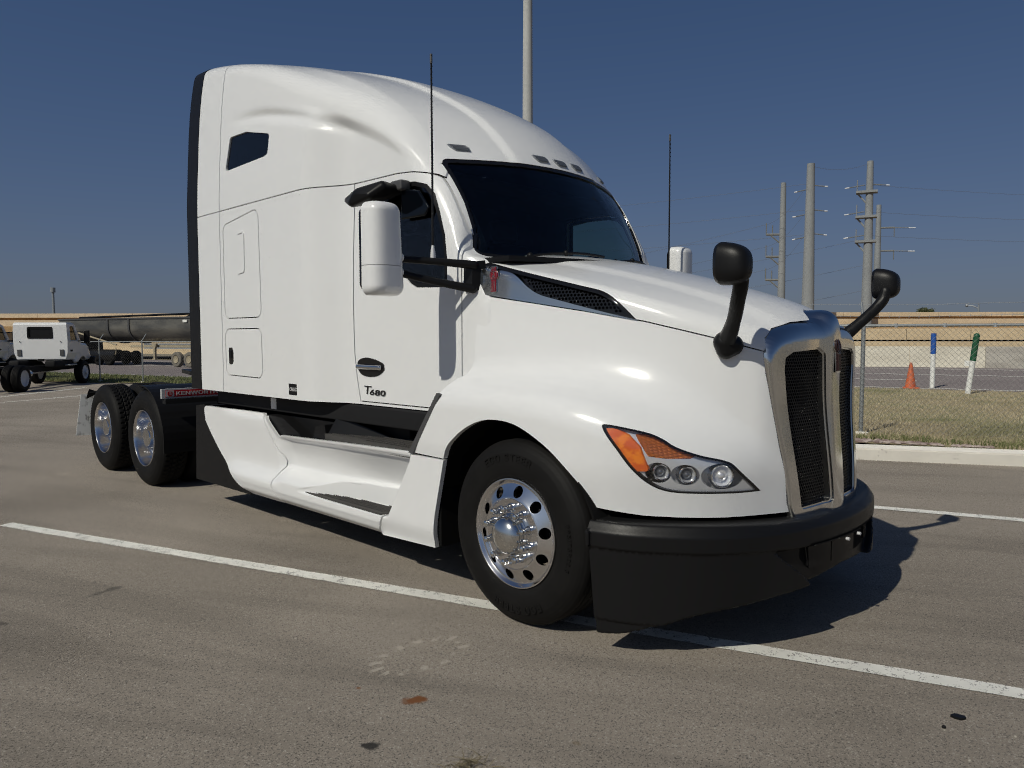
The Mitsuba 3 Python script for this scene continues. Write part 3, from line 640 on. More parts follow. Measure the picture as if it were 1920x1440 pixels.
both('skirt_end', prism([(-4.26, -1.11), (-4.20, -1.14), (-4.20, -0.5), (-4.26, -0.5)], 0.23, 0.92, 'z'), 'mat_black_matte', TR)
# treads: a slotted rubber mat on the sill top and one on the lower step
bump('mat_tread', (0.050, 0.047, 0.044), 0.75, lambda p, n, uv: smoothstep(0.35, 0.5, dr.abs(dr.sin(p.x*95+p.y*60))*dr.abs(dr.sin(p.x*95-p.y*160))), 0.004)
both('step_tread', prism([(-2.27, -1.200), (-1.215, -1.209), (-1.14, -1.03), (-1.45, -1.04), (-1.84, -1.08), (-2.27, -1.185)], 0.385, 0.416, 'z'), 'mat_tread', TR, smooth=False)
both('step_tread', prism([(-2.02, -1.125), (-0.90, -1.158), (-0.80, -0.82), (-1.25, -0.84), (-1.85, -1.0)], 0.80, 0.858, 'z'), 'mat_tread', TR, smooth=False)
def tread_bars(poly, z, rows, h=0.007):
    """Short raised grip bars in staggered rows over a step mat."""
    g = sg.Polygon(poly).buffer(-0.016); out = []
    for r_ in range(rows):
        y = -1.22+0.024*r_
        for k_ in range(80):
            x = -2.4+0.026*k_+(0.013 if r_ % 2 else 0)
            if g.contains(sg.Point(x, y)): out.append(moved(block(-0.0085, 0.0085, -0.0045, 0.0045, -0.004, h), x, y, z, rz=0.5 if r_ % 2 else -0.5))
    return trimesh.util.concatenate(out)
both('step_grip', tread_bars([(-2.27, -1.200), (-1.215, -1.209), (-1.14, -1.03), (-1.45, -1.04), (-1.84, -1.08), (-2.27, -1.185)], 0.416, 10), 'mat_tread', TR, smooth=False, kind='stuff')
both('step_grip', tread_bars([(-2.02, -1.125), (-0.90, -1.158), (-0.80, -0.86), (-1.25, -0.88), (-1.85, -1.0)], 0.858, 15), 'mat_tread', TR, smooth=False, kind='stuff')
both('step_backing', cat(bevel(-1.95, -1.30, -0.90, -0.78, 0.80, 0.975, 0.015), bevel(-1.29, -0.72, -0.86, -0.76, 0.80, 0.95, 0.012), hull([(-2.02, -1.12, 0.82), (-1.80, -1.07, 0.82), (-1.84, -1.04, 0.965), (-1.97, -1.06, 0.965), (-2.0, -0.9, 0.82), (-1.3, -0.9, 0.82), (-1.9, -0.9, 0.965)])), 'mat_black', TR)
batt = prism([(-2.93, 0.93), (-2.66, 0.925), (-2.42, 0.83), (-2.36, 0.79), (-2.20, 0.79), (-2.16, 0.90), (-2.03, 0.92), (-2.0, 0.78), (-2.9, 0.78)], -1.12, -0.95)
both('battery_cover', cat(batt, block(-2.7, -2.0, -1.02, -0.95, 0.75, 0.93)), 'mat_black', TR)
# black closing strip on the rear edge of the fender
strip = prism([(-0.625, 1.232), (-0.595, 1.225), (-0.86, 0.848), (-0.905, 0.848)], -1.213, -1.05)
both('fender_seal', strip, 'mat_trim_grey', TR)
both('wheel_liner', prism(sg.LineString(np.vstack([arch_pts[3:-3]])).buffer(0.006), -1.17, -0.5), 'mat_liner', TR)
both('splash_guard', block(-0.66, -0.64, -1.17, -0.45, 0.30, 0.80), 'mat_liner', TR)

# ---------------------------------------------------------------- name plate and guards ahead of the drive wheels
mat('mat_red', (0.42, 0.014, 0.020), 0.3)
mat('mat_grey_metal', (0.60, 0.60, 0.60), 0.4, metallic=0.3)
mat('mat_flap', proc(lambda p, n, uv: mix((0.62, 0.63, 0.62), (0.25, 0.25, 0.24), smoothstep(0.55, 0.75, fbm(p.y*22, p.z*14, p.x)))), 0.45)
def on_front(g, x, y, z):
    """A mesh drawn in its own xy plane, turned to face forward with its origin at (x, y, z)."""
    g = g.copy(); v = g.vertices; g.vertices = np.stack([v[:, 2]+x, v[:, 0]+y, v[:, 1]+z], 1); g.fix_normals(); return g
def on_right(g, x, y, z, lean=0.0, yaw=0.0):
    """The same on the truck's right side, its depth turned towards -y."""
    g = g.copy(); v = g.vertices; c, s = math.cos(yaw), math.sin(yaw)
    X, Y = v[:, 0]*c-v[:, 2]*s*0, -v[:, 2]
    g.vertices = np.stack([x+v[:, 0]*c+v[:, 2]*s, y+Y*c+v[:, 0]*s+lean*v[:, 1], z+v[:, 1]], 1); g.fix_normals(); return g
for s in (-1, 1):
    y0 = -1.222 if s < 0 else 0.60
    NP = put('name_plate', cat(block(-4.93, -4.90, y0, y0+0.62, 0.952, 1.048)), 'mat_grey_metal', TR, smooth=False)
    put('red_panel', block(-4.90, -4.8975, y0+0.035, y0+0.60, 0.966, 1.034), 'mat_red', NP, smooth=False)
    put('badge_field', block(-4.8975, -4.8955, y0+0.04, y0+0.12, 0.970, 1.030), 'mat_grey_metal', NP, smooth=False)
    put('badge_disc', rod([-4.8955, y0+0.08, 1.0], [-4.893, y0+0.08, 1.0], 0.026, n=24), 'mat_red', NP)
    t = meshkit.text_mesh('KENWORTH', 0.036, 0.003, bold=True); t.apply_scale([0.43/t.bounds[1, 0], 1, 1])
    put('lettering', on_front(t, -4.8975, y0+0.135, 0.982), 'mat_grey_metal', NP, smooth=False)
    put('badge_letter', on_front(cat(moved(meshkit.text_mesh('K', 0.017, 0.001), 0.005, 0.009, 0), moved(meshkit.text_mesh('W', 0.017, 0.001), 0.001, -0.010, 0)), -4.893, y0+0.072, 0.998), 'mat_grey_metal', NP, smooth=False)
th = np.linspace(0.05, 1.75, 14)
qf = [(-WB+0.565*math.cos(t), RT+0.55*math.sin(t)) for t in th]
qf = [(qf[0][0]+0.0, 0.40)]+qf
both('quarter_fender', prism(sg.LineString(qf).buffer(0.006, cap_style=2), -1.215, -0.60), 'mat_black', TR)
both('fender_bracket', cat(block(-4.94, -4.86, -1.20, -0.6, 0.90, 0.95), rod([-4.9, -0.62, 0.93], [-4.9, -0.40, 0.85], 0.03)), 'mat_black_matte', TR)
for s in (-1, 1):
    fl = hull([(-7.50+o, -1.24, 0.86) for o in (0, 0.008)]+[(-7.34+o, -0.62, 0.86) for o in (0, 0.008)]+[(-7.58+o, -1.29, 0.345) for o in (0, 0.008)]+[(-7.40+o, -0.62, 0.345) for o in (0, 0.008)])
    put('mud_flap', fl if s < 0 else mirror(fl), 'mat_flap', TR, smooth=False)
    br = cat(rod([-7.42, -1.17, 0.88], [-7.36, -0.42, 0.90], 0.022), hull([(-7.40, -1.19, 0.88), (-7.46, -1.19, 0.80), (-7.40, -1.05, 0.88), (-7.40, -1.17, 0.93), (-7.43, -1.1, 0.86)]))
    put('flap_hanger', br if s < 0 else mirror(br), 'mat_black_matte', TR)

# ---------------------------------------------------------------- hood vents with chrome spear and badge
vent_b = (hood_level(-0.03)-hood_level(-0.05)) ^ block(-0.485, 0.6, -2, 2, 1.6, 2.1)
rim_v = (hood_level(-0.001)-hood_level(-0.03)) ^ block(-0.4855, 0.6, -2, 2, 1.6, 2.1)
P_chrome = sg.Polygon(np.vstack([[(-0.478, 1.818), (-0.478, 1.962)], spline([(-0.43, 1.964), (-0.28, 1.938), (-0.20, 1.905), (-0.12, 1.842), (-0.04, 1.797), (0.1, 1.758), (0.3, 1.706), (0.47, 1.664), (0.535, 1.649)], 5, False), [(0.535, 1.646), (0.2, rail(0.2)+0.003), (-0.2, rail(-0.2)+0.003)]]))
chrome_sl = hood_level(0.006)-hood_level(-0.02)
def emblem():
    """A red shield badge with chrome edging: toothed crown, ringed oval with two letters, three ribs below (about 1 high)."""
    el = sg.Point(0, 0).buffer(1, 24)
    import shapely.affinity as af
    ov = af.translate(af.scale(el, 0.215, 0.215), 0, 0.68)
    stem = sg.box(-0.135, 0.02, 0.135, 0.55); crown = sg.box(-0.125, 0.82, 0.125, 1.0)
    out = so.unary_union([ov, stem, crown])
    ex = lambda g, a, b: prism(g, a, b, 'z')
    back = ex(out.buffer(0.035), 0, 0.03)
    red = ex(out, 0.03, 0.05)
    ch = [ex(ov.buffer(-0.03).difference(ov.buffer(-0.05)), 0.05, 0.065)]
    ch += [ex(sg.box(x-0.014, 0.05, x+0.014, 0.46), 0.05, 0.07) for x in (-0.075, 0, 0.075)]
    ch += [ex(sg.box(x-0.014, 0.90, x+0.014, 1.0), 0.05, 0.07) for x in (-0.08, -0.027, 0.027, 0.08)]
    chrome = cat(*ch, moved(meshkit.text_mesh('K', 0.14, 0.02, True), -0.045, 0.69, 0.05), moved(meshkit.text_mesh('W', 0.13, 0.02, True), -0.085, 0.555, 0.05))
    return tm(back), tm(red), chrome
EB = emblem()
mat('mat_enamel_red', (0.20, 0.008, 0.018), 0.2)
for s in (-1, 1):
    ys = (-2, -0.3) if s < 0 else (0.3, 2)
    V = put('hood_vent', rim_v ^ prism(P_vent.buffer(-0.002).difference(P_vent.buffer(-0.020)), *ys), 'mat_black_gloss', TR)
    P_in = P_vent.buffer(-0.019).difference(P_chrome).intersection(sg.box(-0.485, 1.6, 0.6, 2.1))
    mp = mesh_plate(P_in, 0.021, 0.006, 0.2, 1.2, 'y') if s > 0 else mesh_plate(P_in, 0.021, 0.006, -1.2, -0.2, 'y')
    put('mesh', mp ^ (hood_level(-0.016)-hood_level(-0.024)), 'mat_black_gloss', V, smooth=False)
    put('backing', vent_b ^ prism(P_vent.buffer(-0.01), *ys), 'mat_liner', V)
    put('chrome_spear', chrome_sl ^ prism(P_chrome, *ys), 'mat_chrome', V, F=F_hood, levels=(0.006,))
    bd = [moved(g, s=0.145) for g in EB]
    B = key(f'{TR}__badge')
    for g, nm, mm in zip(bd, ('shield', 'field', 'ornament'), ('mat_chrome', 'mat_enamel_red', 'mat_chrome')):
        g = on_right(g, -0.362, -0.9905, 1.822, lean=0.035, yaw=0.06)
        if s > 0: g = mirror(g)
        put(nm, g, mm, B, smooth=20)
mat('mat_badge_dark', (0.035, 0.018, 0.018), 0.25)
B = key(f'{TR}__badge')
for g, nm, mm in zip([moved(g, s=0.205) for g in EB], ('shield', 'field', 'ornament'), ('mat_chrome', 'mat_badge_dark', 'mat_badge_dark')):
    g = on_front(g, 0, 0, 1.375); v = g.vertices; v[:, 0] += 1.2275-0.012*np.maximum(0, v[:, 2]-1.44)/0.14-0.9*np.maximum(0, v[:, 2]-1.50)**1.6; v[:, 1] *= 0.8; g.vertices = v
    put(nm, g, mm, B, smooth=20)

# ---------------------------------------------------------------- headlights
mat('mat_amber', proc(lambda p, n, uv: mix((0.92, 0.25, 0.008), (0.72, 0.12, 0.004), smoothstep(0.3, 0.7, fbm(p.x*30, p.z*30)))), 0.12, clearcoat=1.0, specular=0.6)
bump('mat_amber_facet', (0.62, 0.16, 0.010), 0.15, lambda p, n, uv: dr.abs(dr.sin(p.x*190+p.z*60))*dr.abs(dr.sin(p.z*210-p.x*40)), 0.006, clearcoat=1.0, metallic=0.4)
mat('mat_lamp_bezel', (0.80, 0.82, 0.85), 0.28, metallic=0.45)
mat('mat_reflector', (0.92, 0.93, 0.95), 0.16, metallic=0.6)
mat('mat_lens_black', (0.30, 0.32, 0.35), 0.06, metallic=0.85)
P_amb1 = rpoly([(0.548, 1.118), (0.60, 1.115), (0.652, 1.088), (0.705, 1.03), (0.74, 0.925), (0.735, 0.912), (0.690, 0.912), (0.63, 1.0)], 0.008)
P_amb2 = rpoly([(0.672, 1.092), (0.715, 1.090), (0.775, 1.062), (0.83, 1.022), (0.90, 0.988), (0.885, 0.975), (0.80, 0.975), (0.735, 0.985), (0.715, 1.02)], 0.006)
lens_s = hood_level(-0.002)
for s in (-1, 1):
    ys = (-2, -0.45) if s < 0 else (0.45, 2)
    HLK = put('headlight', (hood_level(-0.085)-hood_level(-0.11)) ^ prism(P_head.buffer(0.006), *ys), 'mat_lamp_bezel', TR)
    put('rim', (hood_level(-0.001)-hood_level(-0.10)) ^ prism(P_head.buffer(-0.001).difference(P_head.buffer(-0.009)), *ys), 'mat_black_gloss', HLK)
    put('bezel', (hood_level(-0.02)-hood_level(-0.026)) ^ prism(P_head.buffer(-0.009).difference(so.unary_union([P_amb1, P_amb2, sg.Point(0.770, 0.905).buffer(0.050), sg.Point(0.868, 0.895).buffer(0.050), sg.Point(0.985, 0.885).buffer(0.063)])), *ys), 'mat_lamp_bezel', HLK)
    put('marker_lens', (hood_level(-0.010)-hood_level(-0.022)) ^ prism(P_amb1, *ys), 'mat_amber', HLK)
    put('signal_lens', (hood_level(-0.018)-hood_level(-0.028)) ^ prism(P_amb2, *ys), 'mat_amber_facet', HLK)
    for px, pz, rr, dx in ((0.775, 0.905, 0.043, 0), (0.872, 0.893, 0.044, 0), (0.985, 0.885, 0.058, 0)):
        yb = -(float(w_fend(px))-0.035*0.2)+0.05
        ax = np.array([0.75, -0.66, 0.0]) if s < 0 else np.array([0.75, 0.66, 0.0])
        c = np.array([px-0.01, yb*(1 if s < 0 else -1), pz])
        ringm = revolve([(rr-0.012, -0.05), (rr, -0.05), (rr, 0.012), (rr-0.004, 0.016), (rr-0.008, 0.012)], 36, 'z')
        bowl = revolve([(0, -0.04), (rr*0.6, -0.03), (rr-0.008, 0.010), (rr-0.010, 0.010), (rr*0.55, -0.036), (0, -0.045)], 36, 'z')
        ln = revolve([(0, -0.035), (rr*0.62, -0.035), (rr*0.60, -0.018), (rr*0.45, -0.002), (rr*0.22, 0.008), (0, 0.011)], 32, 'z')
        zx = ax/np.linalg.norm(ax); xx = np.cross([0, 0, 1], zx); M = np.eye(4); M[:3, 0] = xx; M[:3, 1] = [0, 0, 1]; M[:3, 2] = zx; M[:3, 3] = c
        for g, nm, mm in ((ringm, 'lamp_ring', 'mat_chrome'), (bowl, 'reflector', 'mat_reflector'), (ln, 'projector', 'mat_lens_black' if rr < 0.05 else 'mat_reflector')):
            g = g.copy(); g.apply_transform(M); put(nm, g, mm, HLK, smooth=40)
    k = tm(lens_s ^ prism(P_head.buffer(-0.008), *ys)); c = k.triangles_center
    k.update_faces((np.abs(F_hood(*c.T)+0.002) < 0.004) & (k.face_normals[:, 1]*s > 0.1)); k.remove_unreferenced_vertices()
    put('clear_lens', k, 'mat_glass_clear', HLK, F=F_hood, levels=(-0.002,))

# ---------------------------------------------------------------- roof marker lamps
mat('mat_marker', (0.30, 0.32, 0.34), 0.12, metallic=0.6, specular=0.8)
bump('mat_marker_lens', (0.22, 0.23, 0.24), 0.08, lambda p, n, uv: dr.abs(dr.sin(p.y*300))*dr.abs(dr.sin(p.z*260)), 0.004, metallic=0.7)
for (y0, w) in ((-0.74, 0.05), (-0.18, 0.05), (0.005, 0.05), (0.20, 0.05), (0.74, 0.05)):
    sh = np.linspace(-1, 1, 9); o = []
    poly = [(-0.062, 0.022), (0.045, 0.022), (0.062, 0.006), (0.060, -0.022), (-0.035, -0.024), (-0.052, -0.006)]
    if y0 > 0.5: poly = [(-a, b) for a, b in poly]
    z0 = 2.795 if abs(y0) > 0.5 else 2.776+0.004*(abs(y0) > 0.1)
    L1 = prism(rpoly([(y0+a, z0+b) for a, b in poly], 0.006), -1.2, -0.5, 'x')
    L2 = prism(rpoly([(y0+a*0.86, z0+b*0.78) for a, b in poly], 0.004), -1.2, -0.5, 'x')
    c1, c2 = cab_level(0.010), cab_level(0.013)
    sub = block(-1.15, -0.5, y0-0.1, y0+0.1, z0-0.05, z0+0.05)
    MK = put('roof_lamp', ((c1 ^ sub) ^ L1)-cab_in, 'mat_marker', TR)
    put('lens', (((c2 ^ sub) ^ L2)-c1), 'mat_marker_lens', MK)

# ---------------------------------------------------------------- door handle, badge, stickers, locker latch, rivets
ysid = lambda x, z: -float(brent_side(x, z))
def brent_side(x, z):
    a, b = 0.6, 1.4
    for _ in range(40):
        m = 0.5*(a+b)
        if F_cab(np.array(x), np.array(m), np.array(z)) < 0: a = m
        else: b = m
    return a
P_hdl = rpoly(spline([(-1.690, 1.36), (-1.675, 1.40), (-1.60, 1.42), (-1.50, 1.412), (-1.40, 1.385), (-1.383, 1.36), (-1.385, 1.335), (-1.45, 1.30), (-1.55, 1.288), (-1.65, 1.305)], 4), 0)
for i, s in enumerate((-1, 1)):
    ys = R_ if s < 0 else L_
    HD = put('handle', (cab_level(0.004)-cab_level(-0.01)) ^ prism(P_hdl, *ys), 'mat_black_gloss', DOORS[i])
    bar = bevel(-1.69, -1.40, 1.045 if s > 0 else -1.075, 1.075 if s > 0 else -1.045, 1.338, 1.372, 0.012)
    put('grip', bar, 'mat_chrome', HD)
    if s < 0:
        t1 = meshkit.text_mesh('T', 0.056, 0.006); t1.apply_scale([1.7, 1, 1]); t2 = meshkit.text_mesh('680', 0.035, 0.006, True); t2.apply_scale([1.75, 1, 1])
        t = cat(t1, moved(t2, 0.062, -0.003, 0))
        sc = 0.258/t.bounds[1, 0]; t.apply_scale([sc, 1, 1]); v = t.vertices; v[:, 0] += 0.18*v[:, 1]; v[:, 1] += -0.0*v[:, 0]; t.vertices = v
        mat('mat_badge_black', (0.012, 0.012, 0.013), 0.25)
        put('model_lettering', on_right(t, -1.63, ysid(-1.5, 1.2)-0.001, 1.168), 'mat_badge_black', DOORS[i], smooth=False)
    LT = put('latch', (cab_level(0.003)-cab_level(-0.01)) ^ prism(rpoly([(-3.405, 1.475), (-3.345, 1.475), (-3.325, 1.44), (-3.325, 1.36), (-3.345, 1.335), (-3.405, 1.335)], 0.015), *ys), 'mat_black_gloss', TOOLS[i][1])
    put('lever', bevel(-3.39, -3.345, 1.185 if s > 0 else -1.212, 1.212 if s > 0 else -1.185, 1.385, 1.455, 0.006), 'mat_black', LT)
    grip_shape = prism(sg.LineString([(-3.185, 2.415), (-3.10, 2.42), (-3.085, 2.40), (-3.085, 2.12), (-3.10, 2.098), (-3.19, 2.09)]).buffer(0.008), *ys)
    put('pull', (cab_level(0.007)-cab_level(-0.003)) ^ grip_shape, 'mat_paint', TOOLS[i][0])
lab = put('sleeper_label', (cab_level(0.0015)-cab_level(-0.004)) ^ prism([(-2.395, 1.212), (-2.278, 1.212), (-2.278, 1.128), (-2.395, 1.128)], *R_), 'mat_black', TR, smooth=False)
put('lettering', on_right(meshkit.text_mesh('CMAC', 0.026, 0.001, True), -2.385, -1.2022, 1.158), 'mat_grey_metal', lab, smooth=False)
put('warning_label', block(-2.955, -2.865, -1.0625, -1.0605, 0.975, 1.062), 'mat_grey_metal', TR, smooth=False)
riv = []
def rivets(pts):
    for x, z in pts: riv.append(moved(trimesh.creation.icosphere(1, 0.005), x, ysid(x, z), z))
rivets([(x, 2.60) for x in np.arange(-3.45, -2.15, 0.09)]); rivets([(x, 1.118) for x in np.arange(-3.45, -2.2, 0.085)])
rivets([(-3.497, z) for z in np.arange(1.15, 2.6, 0.12)]); rivets([(-2.775, z) for z in np.arange(1.3, 2.6, 0.09)])
for z in (1.43, 2.18): rivets([(x, z) for x in (-2.66, -2.48, -2.30)])
put('rivets', trimesh.util.concatenate(riv), 'mat_paint', TR, kind='stuff')

# ---------------------------------------------------------------- cab mirrors, antennas, look-down mirror
for s in (-1, 1):
    hp = []
    for ze, sg_ in ((2.315, 1), (1.797, -1)):
        for al in np.linspace(0, np.pi/2, 7):
            zz_, ins_ = ze-sg_*0.055*(1-math.sin(al)), 0.055*(1-math.cos(al))
            for t in np.linspace(0, np.pi, 30):
                cx, sx_ = math.cos(t), math.sin(t)
                hp.append((-0.815+(0.128-ins_)*sx_**0.62, -1.4725+(0.1125-ins_*0.7)*math.copysign(abs(cx)**0.72, cx)+0.012*(2.06-zz_)/0.25*(cx > 0), zz_))
    hous = hull(hp).translate([0.060, -0.050, 0])
    up, lo = hous ^ block(-1, -0.5, -2, -1, 1.963, 2.5), hous ^ block(-1, -0.5, -2, -1, 1.5, 1.960)
    MR = put('mirror', up if s < 0 else mirror(up), 'mat_paint', TR, smooth=40)
    put('lower_cap', lo if s < 0 else mirror(lo), 'mat_paint', MR, smooth=40)
    gl = m3.Manifold.batch_hull([rod([-0.832, y, z], [-0.815, y, z], 0.042, n=20) for y in (-1.545, -1.405) for z in (1.865, 2.245)]).translate([0.060, -0.050, 0])
    put('back_shell', gl if s < 0 else mirror(gl), 'mat_black_gloss', MR)
    a1 = m3.Manifold.batch_hull([ball(p, 0.021, 12) for p in ([-0.735, -1.42, 2.02], [-0.74, -1.42, 2.005])])+m3.Manifold.batch_hull([ball(p, r, 12) for p, r in (([-0.735, -1.42, 2.012], 0.019), ([-0.60, -1.20, 2.000], 0.021))])+m3.Manifold.batch_hull([ball(p, r, 12) for p, r in (([-0.60, -1.20, 2.0], 0.021), ([-0.49, -1.03, 1.985], 0.026))])
    a2 = m3.Manifold.batch_hull([ball(p, r, 12) for p, r in (([-0.735, -1.42, 1.935], 0.020), ([-0.62, -1.21, 1.885], 0.022))])+m3.Manifold.batch_hull([ball(p, r, 12) for p, r in (([-0.62, -1.21, 1.885], 0.022), ([-0.50, -1.03, 1.845], 0.026))])
    brk = hull([(-0.575, -1.035, 2.005), (-0.46, -0.97, 2.015), (-0.575, -1.035, 1.835), (-0.46, -0.97, 1.835), (-0.49, -1.045, 2.0), (-0.49, -1.045, 1.84), (-0.575, -0.95, 2.0), (-0.46, -0.93, 1.84)])
    arm = a1+a2+brk
    AR = put('mirror_arm', arm if s < 0 else mirror(arm), 'mat_black', TR)
    for kn in (ball([-0.70, -1.415, 2.018], 0.028), ball([-0.70, -1.415, 1.935], 0.026)): put('arm_joint', kn if s < 0 else mirror(kn), 'mat_paint', MR)
    base = moved(revolve([(0, 0), (0.016, 0), (0.016, 0.02), (0.012, 0.06), (0.008, 0.085), (0, 0.085)], 16, 'z'), -0.630, -1.226, 2.01)
    zz = np.linspace(2.09, 3.18, 220)
    coil = tube(np.stack([-0.63+0.0055*np.cos(zz*190), -1.226+0.0055*np.sin(zz*190), zz], 1), 0.0022, 5)
    mast = tube([(-0.63, -1.226, 2.08), (-0.63, -1.226, 2.6), (-0.632, -1.226, 3.17)], [0.0068, 0.006, 0.005], 8)
    tip = rod([-0.632, -1.226, 3.13], [-0.632, -1.226, 3.182], 0.0075)
    AN = put('antenna', mast if s < 0 else mirror(mast), 'mat_black', TR)
    put('coil', coil if s < 0 else mirror(coil), 'mat_black_gloss', AN)
    put('mount', base if s < 0 else mirror(base), 'mat_grey_metal', AN)
    put('tip', tip if s < 0 else mirror(tip), 'mat_trim_grey', AN)
ld = m3.Manifold.batch_hull([ball(p, r, 14) for p, r in (([-1.46, -1.26, 2.50], 0.022), ([-1.30, -1.28, 2.515], 0.040), ([-1.16, -1.20, 2.555], 0.036), ([-1.18, -1.07, 2.555], 0.030), ([-1.40, -1.07, 2.52], 0.028), ([-1.36, -1.29, 2.47], 0.03), ([-1.20, -1.27, 2.50], 0.03))])
ld = ld.translate([0, 0, -0.045])
LD = put('lookdown_mirror', ld, 'mat_black', TR, smooth=70)
put('bracket', cat(bevel(-1.22, -1.10, -1.10, -1.02, 2.50, 2.565, 0.012)), 'mat_trim_grey', LD)
mg = m3.Manifold.batch_hull([ball(p, 0.012, 10) for p in ([-1.14, -1.05, 2.50], [-0.99, -1.045, 2.475], [-0.90, -1.04, 2.37], [-0.93, -1.04, 2.33], [-1.15, -1.05, 2.33])])
put('housing', mg, 'mat_glass_black', LD)

# ---------------------------------------------------------------- hood mirrors
for s in (-1, 1):
    c = np.array([1.155, -0.95, 1.885])
    hp = []
    for sgm in np.linspace(0, np.pi/2, 12):
        k_, xd = math.cos(sgm)**0.55, math.sin(sgm)
        for t in np.linspace(0, 2*np.pi, 48, endpoint=False):
            cx, sx_ = math.cos(t), math.sin(t)
            hp.append(c+np.array([-0.065+0.125*xd, 0.075*math.copysign(abs(cx)**0.7, cx)*k_, 0.004+0.096*math.copysign(abs(sx_)**0.7, sx_)*k_-0.01*xd]))
    head = hull(hp)
    face = hull([c+np.array([-0.082+0.018*(1-r_), 0.075*math.copysign(abs(math.cos(t))**0.7, math.cos(t))*q_, 0.004+0.096*math.copysign(abs(math.sin(t))**0.7, math.sin(t))*q_]) for r_, q_ in ((1, 0.93), (0.3, 1.0), (0, 1.0)) for t in np.linspace(0, 2*np.pi, 40, endpoint=False)])
    path = np.array([c+(-0.005, 0.045, -0.045), c+(-0.015, 0.06, -0.10), (1.110, -0.855, 1.730), (1.065, -0.795, 1.665), (1.015, -0.738, 1.60), (0.970, -0.695, 1.55)])
    pts = spline(path, 5, False); rr = np.interp(np.linspace(0, 1, len(pts)), [0, 0.35, 0.7, 1], [0.036, 0.034, 0.034, 0.044])
    armm = m3.Manifold.batch_boolean([m3.Manifold.batch_hull([ball(pts[i], rr[i], 16), ball(pts[i+1], rr[i+1], 16)]) for i in range(len(pts)-1)], m3.OpType.Add)
    foot = m3.Manifold.batch_hull([ball((0.950, -0.69, 1.535), 0.052, 24), ball((0.955, -0.680, 1.500), 0.048, 24), ball((0.970, -0.64, 1.52), 0.052, 24)])
    HM = put('hood_mirror', head if s < 0 else mirror(head), 'mat_black', TR, smooth=45)
    put('rim', face if s < 0 else mirror(face), 'mat_black_gloss', HM, smooth=45)
    put('arm', armm if s < 0 else mirror(armm), 'mat_black', HM, smooth=50)
    put('foot', foot if s < 0 else mirror(foot), 'mat_black', HM, smooth=45)

# ---------------------------------------------------------------- wipers, dash, seats, wheel
for y0, y1 in ((-0.62, 0.02), (0.10, 0.74)):
    f = lambda y, z: float(x_front(z)-q_front(abs(y)))
    pth = [(f(y, 2.06+0.03*t)+0.03, y, 2.065+0.03*t+0.02*math.sin(t*3)) for t, y in zip(np.linspace(0, 1, 8), np.linspace(y0, y1, 8))]
    put('wiper', cat(tube(pth, 0.009, 6), ball(pth[3], 0.02, 10), ball(pth[0], 0.022, 10)), 'mat_black', TR)
put('cowl_panel', prism([(-0.62, -0.93), (-0.30, -0.93), (-0.15, -0.5), (-0.08, 0), (-0.15, 0.5), (-0.30, 0.93), (-0.62, 0.93)], 2.005, 2.035, 'z'), 'mat_black', TR)
put('dashboard', cat(bevel(-0.95, -0.45, -0.92, 0.92, 1.75, 2.04, 0.05)), 'mat_interior', TR)
for y in (-0.55, 0.55):
    put('seat', cat(bevel(-1.75, -1.2, y-0.26, y+0.26, 1.45, 1.62, 0.05), moved(bevel(-0.07, 0.07, -0.25, 0.25, 0, 0.78, 0.05), -1.72, y, 1.58, ry=-0.15), moved(bevel(-0.05, 0.05, -0.14, 0.14, 0, 0.2, 0.04), -1.84, y, 2.36, ry=-0.15)), 'mat_interior', TR)
put('steering_wheel', moved(trimesh.creation.torus(0.22, 0.017, 32, 10), -0.98, 0.55, 1.98, ry=-1.0), 'mat_interior', TR)
put('header_shelf', bevel(-1.5, -1.0, -0.9, 0.9, 2.55, 2.66, 0.04), 'mat_interior', TR)

# ---------------------------------------------------------------- bumper details
BUMP = TR+'__bumper'
_BL = {}
def bump_level(l):
    if l not in _BL: _BL[l] = man(*nets(F_bump, None, None, 0.014, l, bump_field))
    return _BL[l]
def on_bump(poly, o, i): return (bump_level(o)-bump_level(i)) ^ prism(poly, 0.8, 1.5, 'x')
put('recess_panel', on_bump(rpoly([(-0.42, 0.545), (0.42, 0.545), (0.42, 0.46), (0.34, 0.40), (-0.34, 0.40), (-0.42, 0.46)], 0.02), 0.002, -0.02), 'mat_liner', BUMP)
for y in (-0.275, -0.02):
    pl = rpoly([(y-0.105 if y < -0.1 else y-0.14, 0.535), (y+0.105 if y < -0.1 else y+0.14, 0.535), (y+0.105 if y < -0.1 else y+0.14, 0.405), (y-0.09 if y < -0.1 else y-0.14, 0.405)], 0.008)
    put('plate_pad', on_bump(pl, 0.014, -0.01), 'mat_black', BUMP)
for y in (-0.10, 0.05): put('bolt', rod([1.335, y, 0.52], [1.352, y, 0.52], 0.009, n=10), 'mat_grey_metal', BUMP)
for y0 in (-0.40, 0.33):
    for k in range(5): put('fin', on_bump(sg.Polygon([(y0+k*0.018, 0.52), (y0+k*0.018+0.007, 0.52), (y0+k*0.018+0.030, 0.42), (y0+k*0.018+0.023, 0.42)]), 0.012, -0.01), 'mat_black', BUMP, smooth=False)

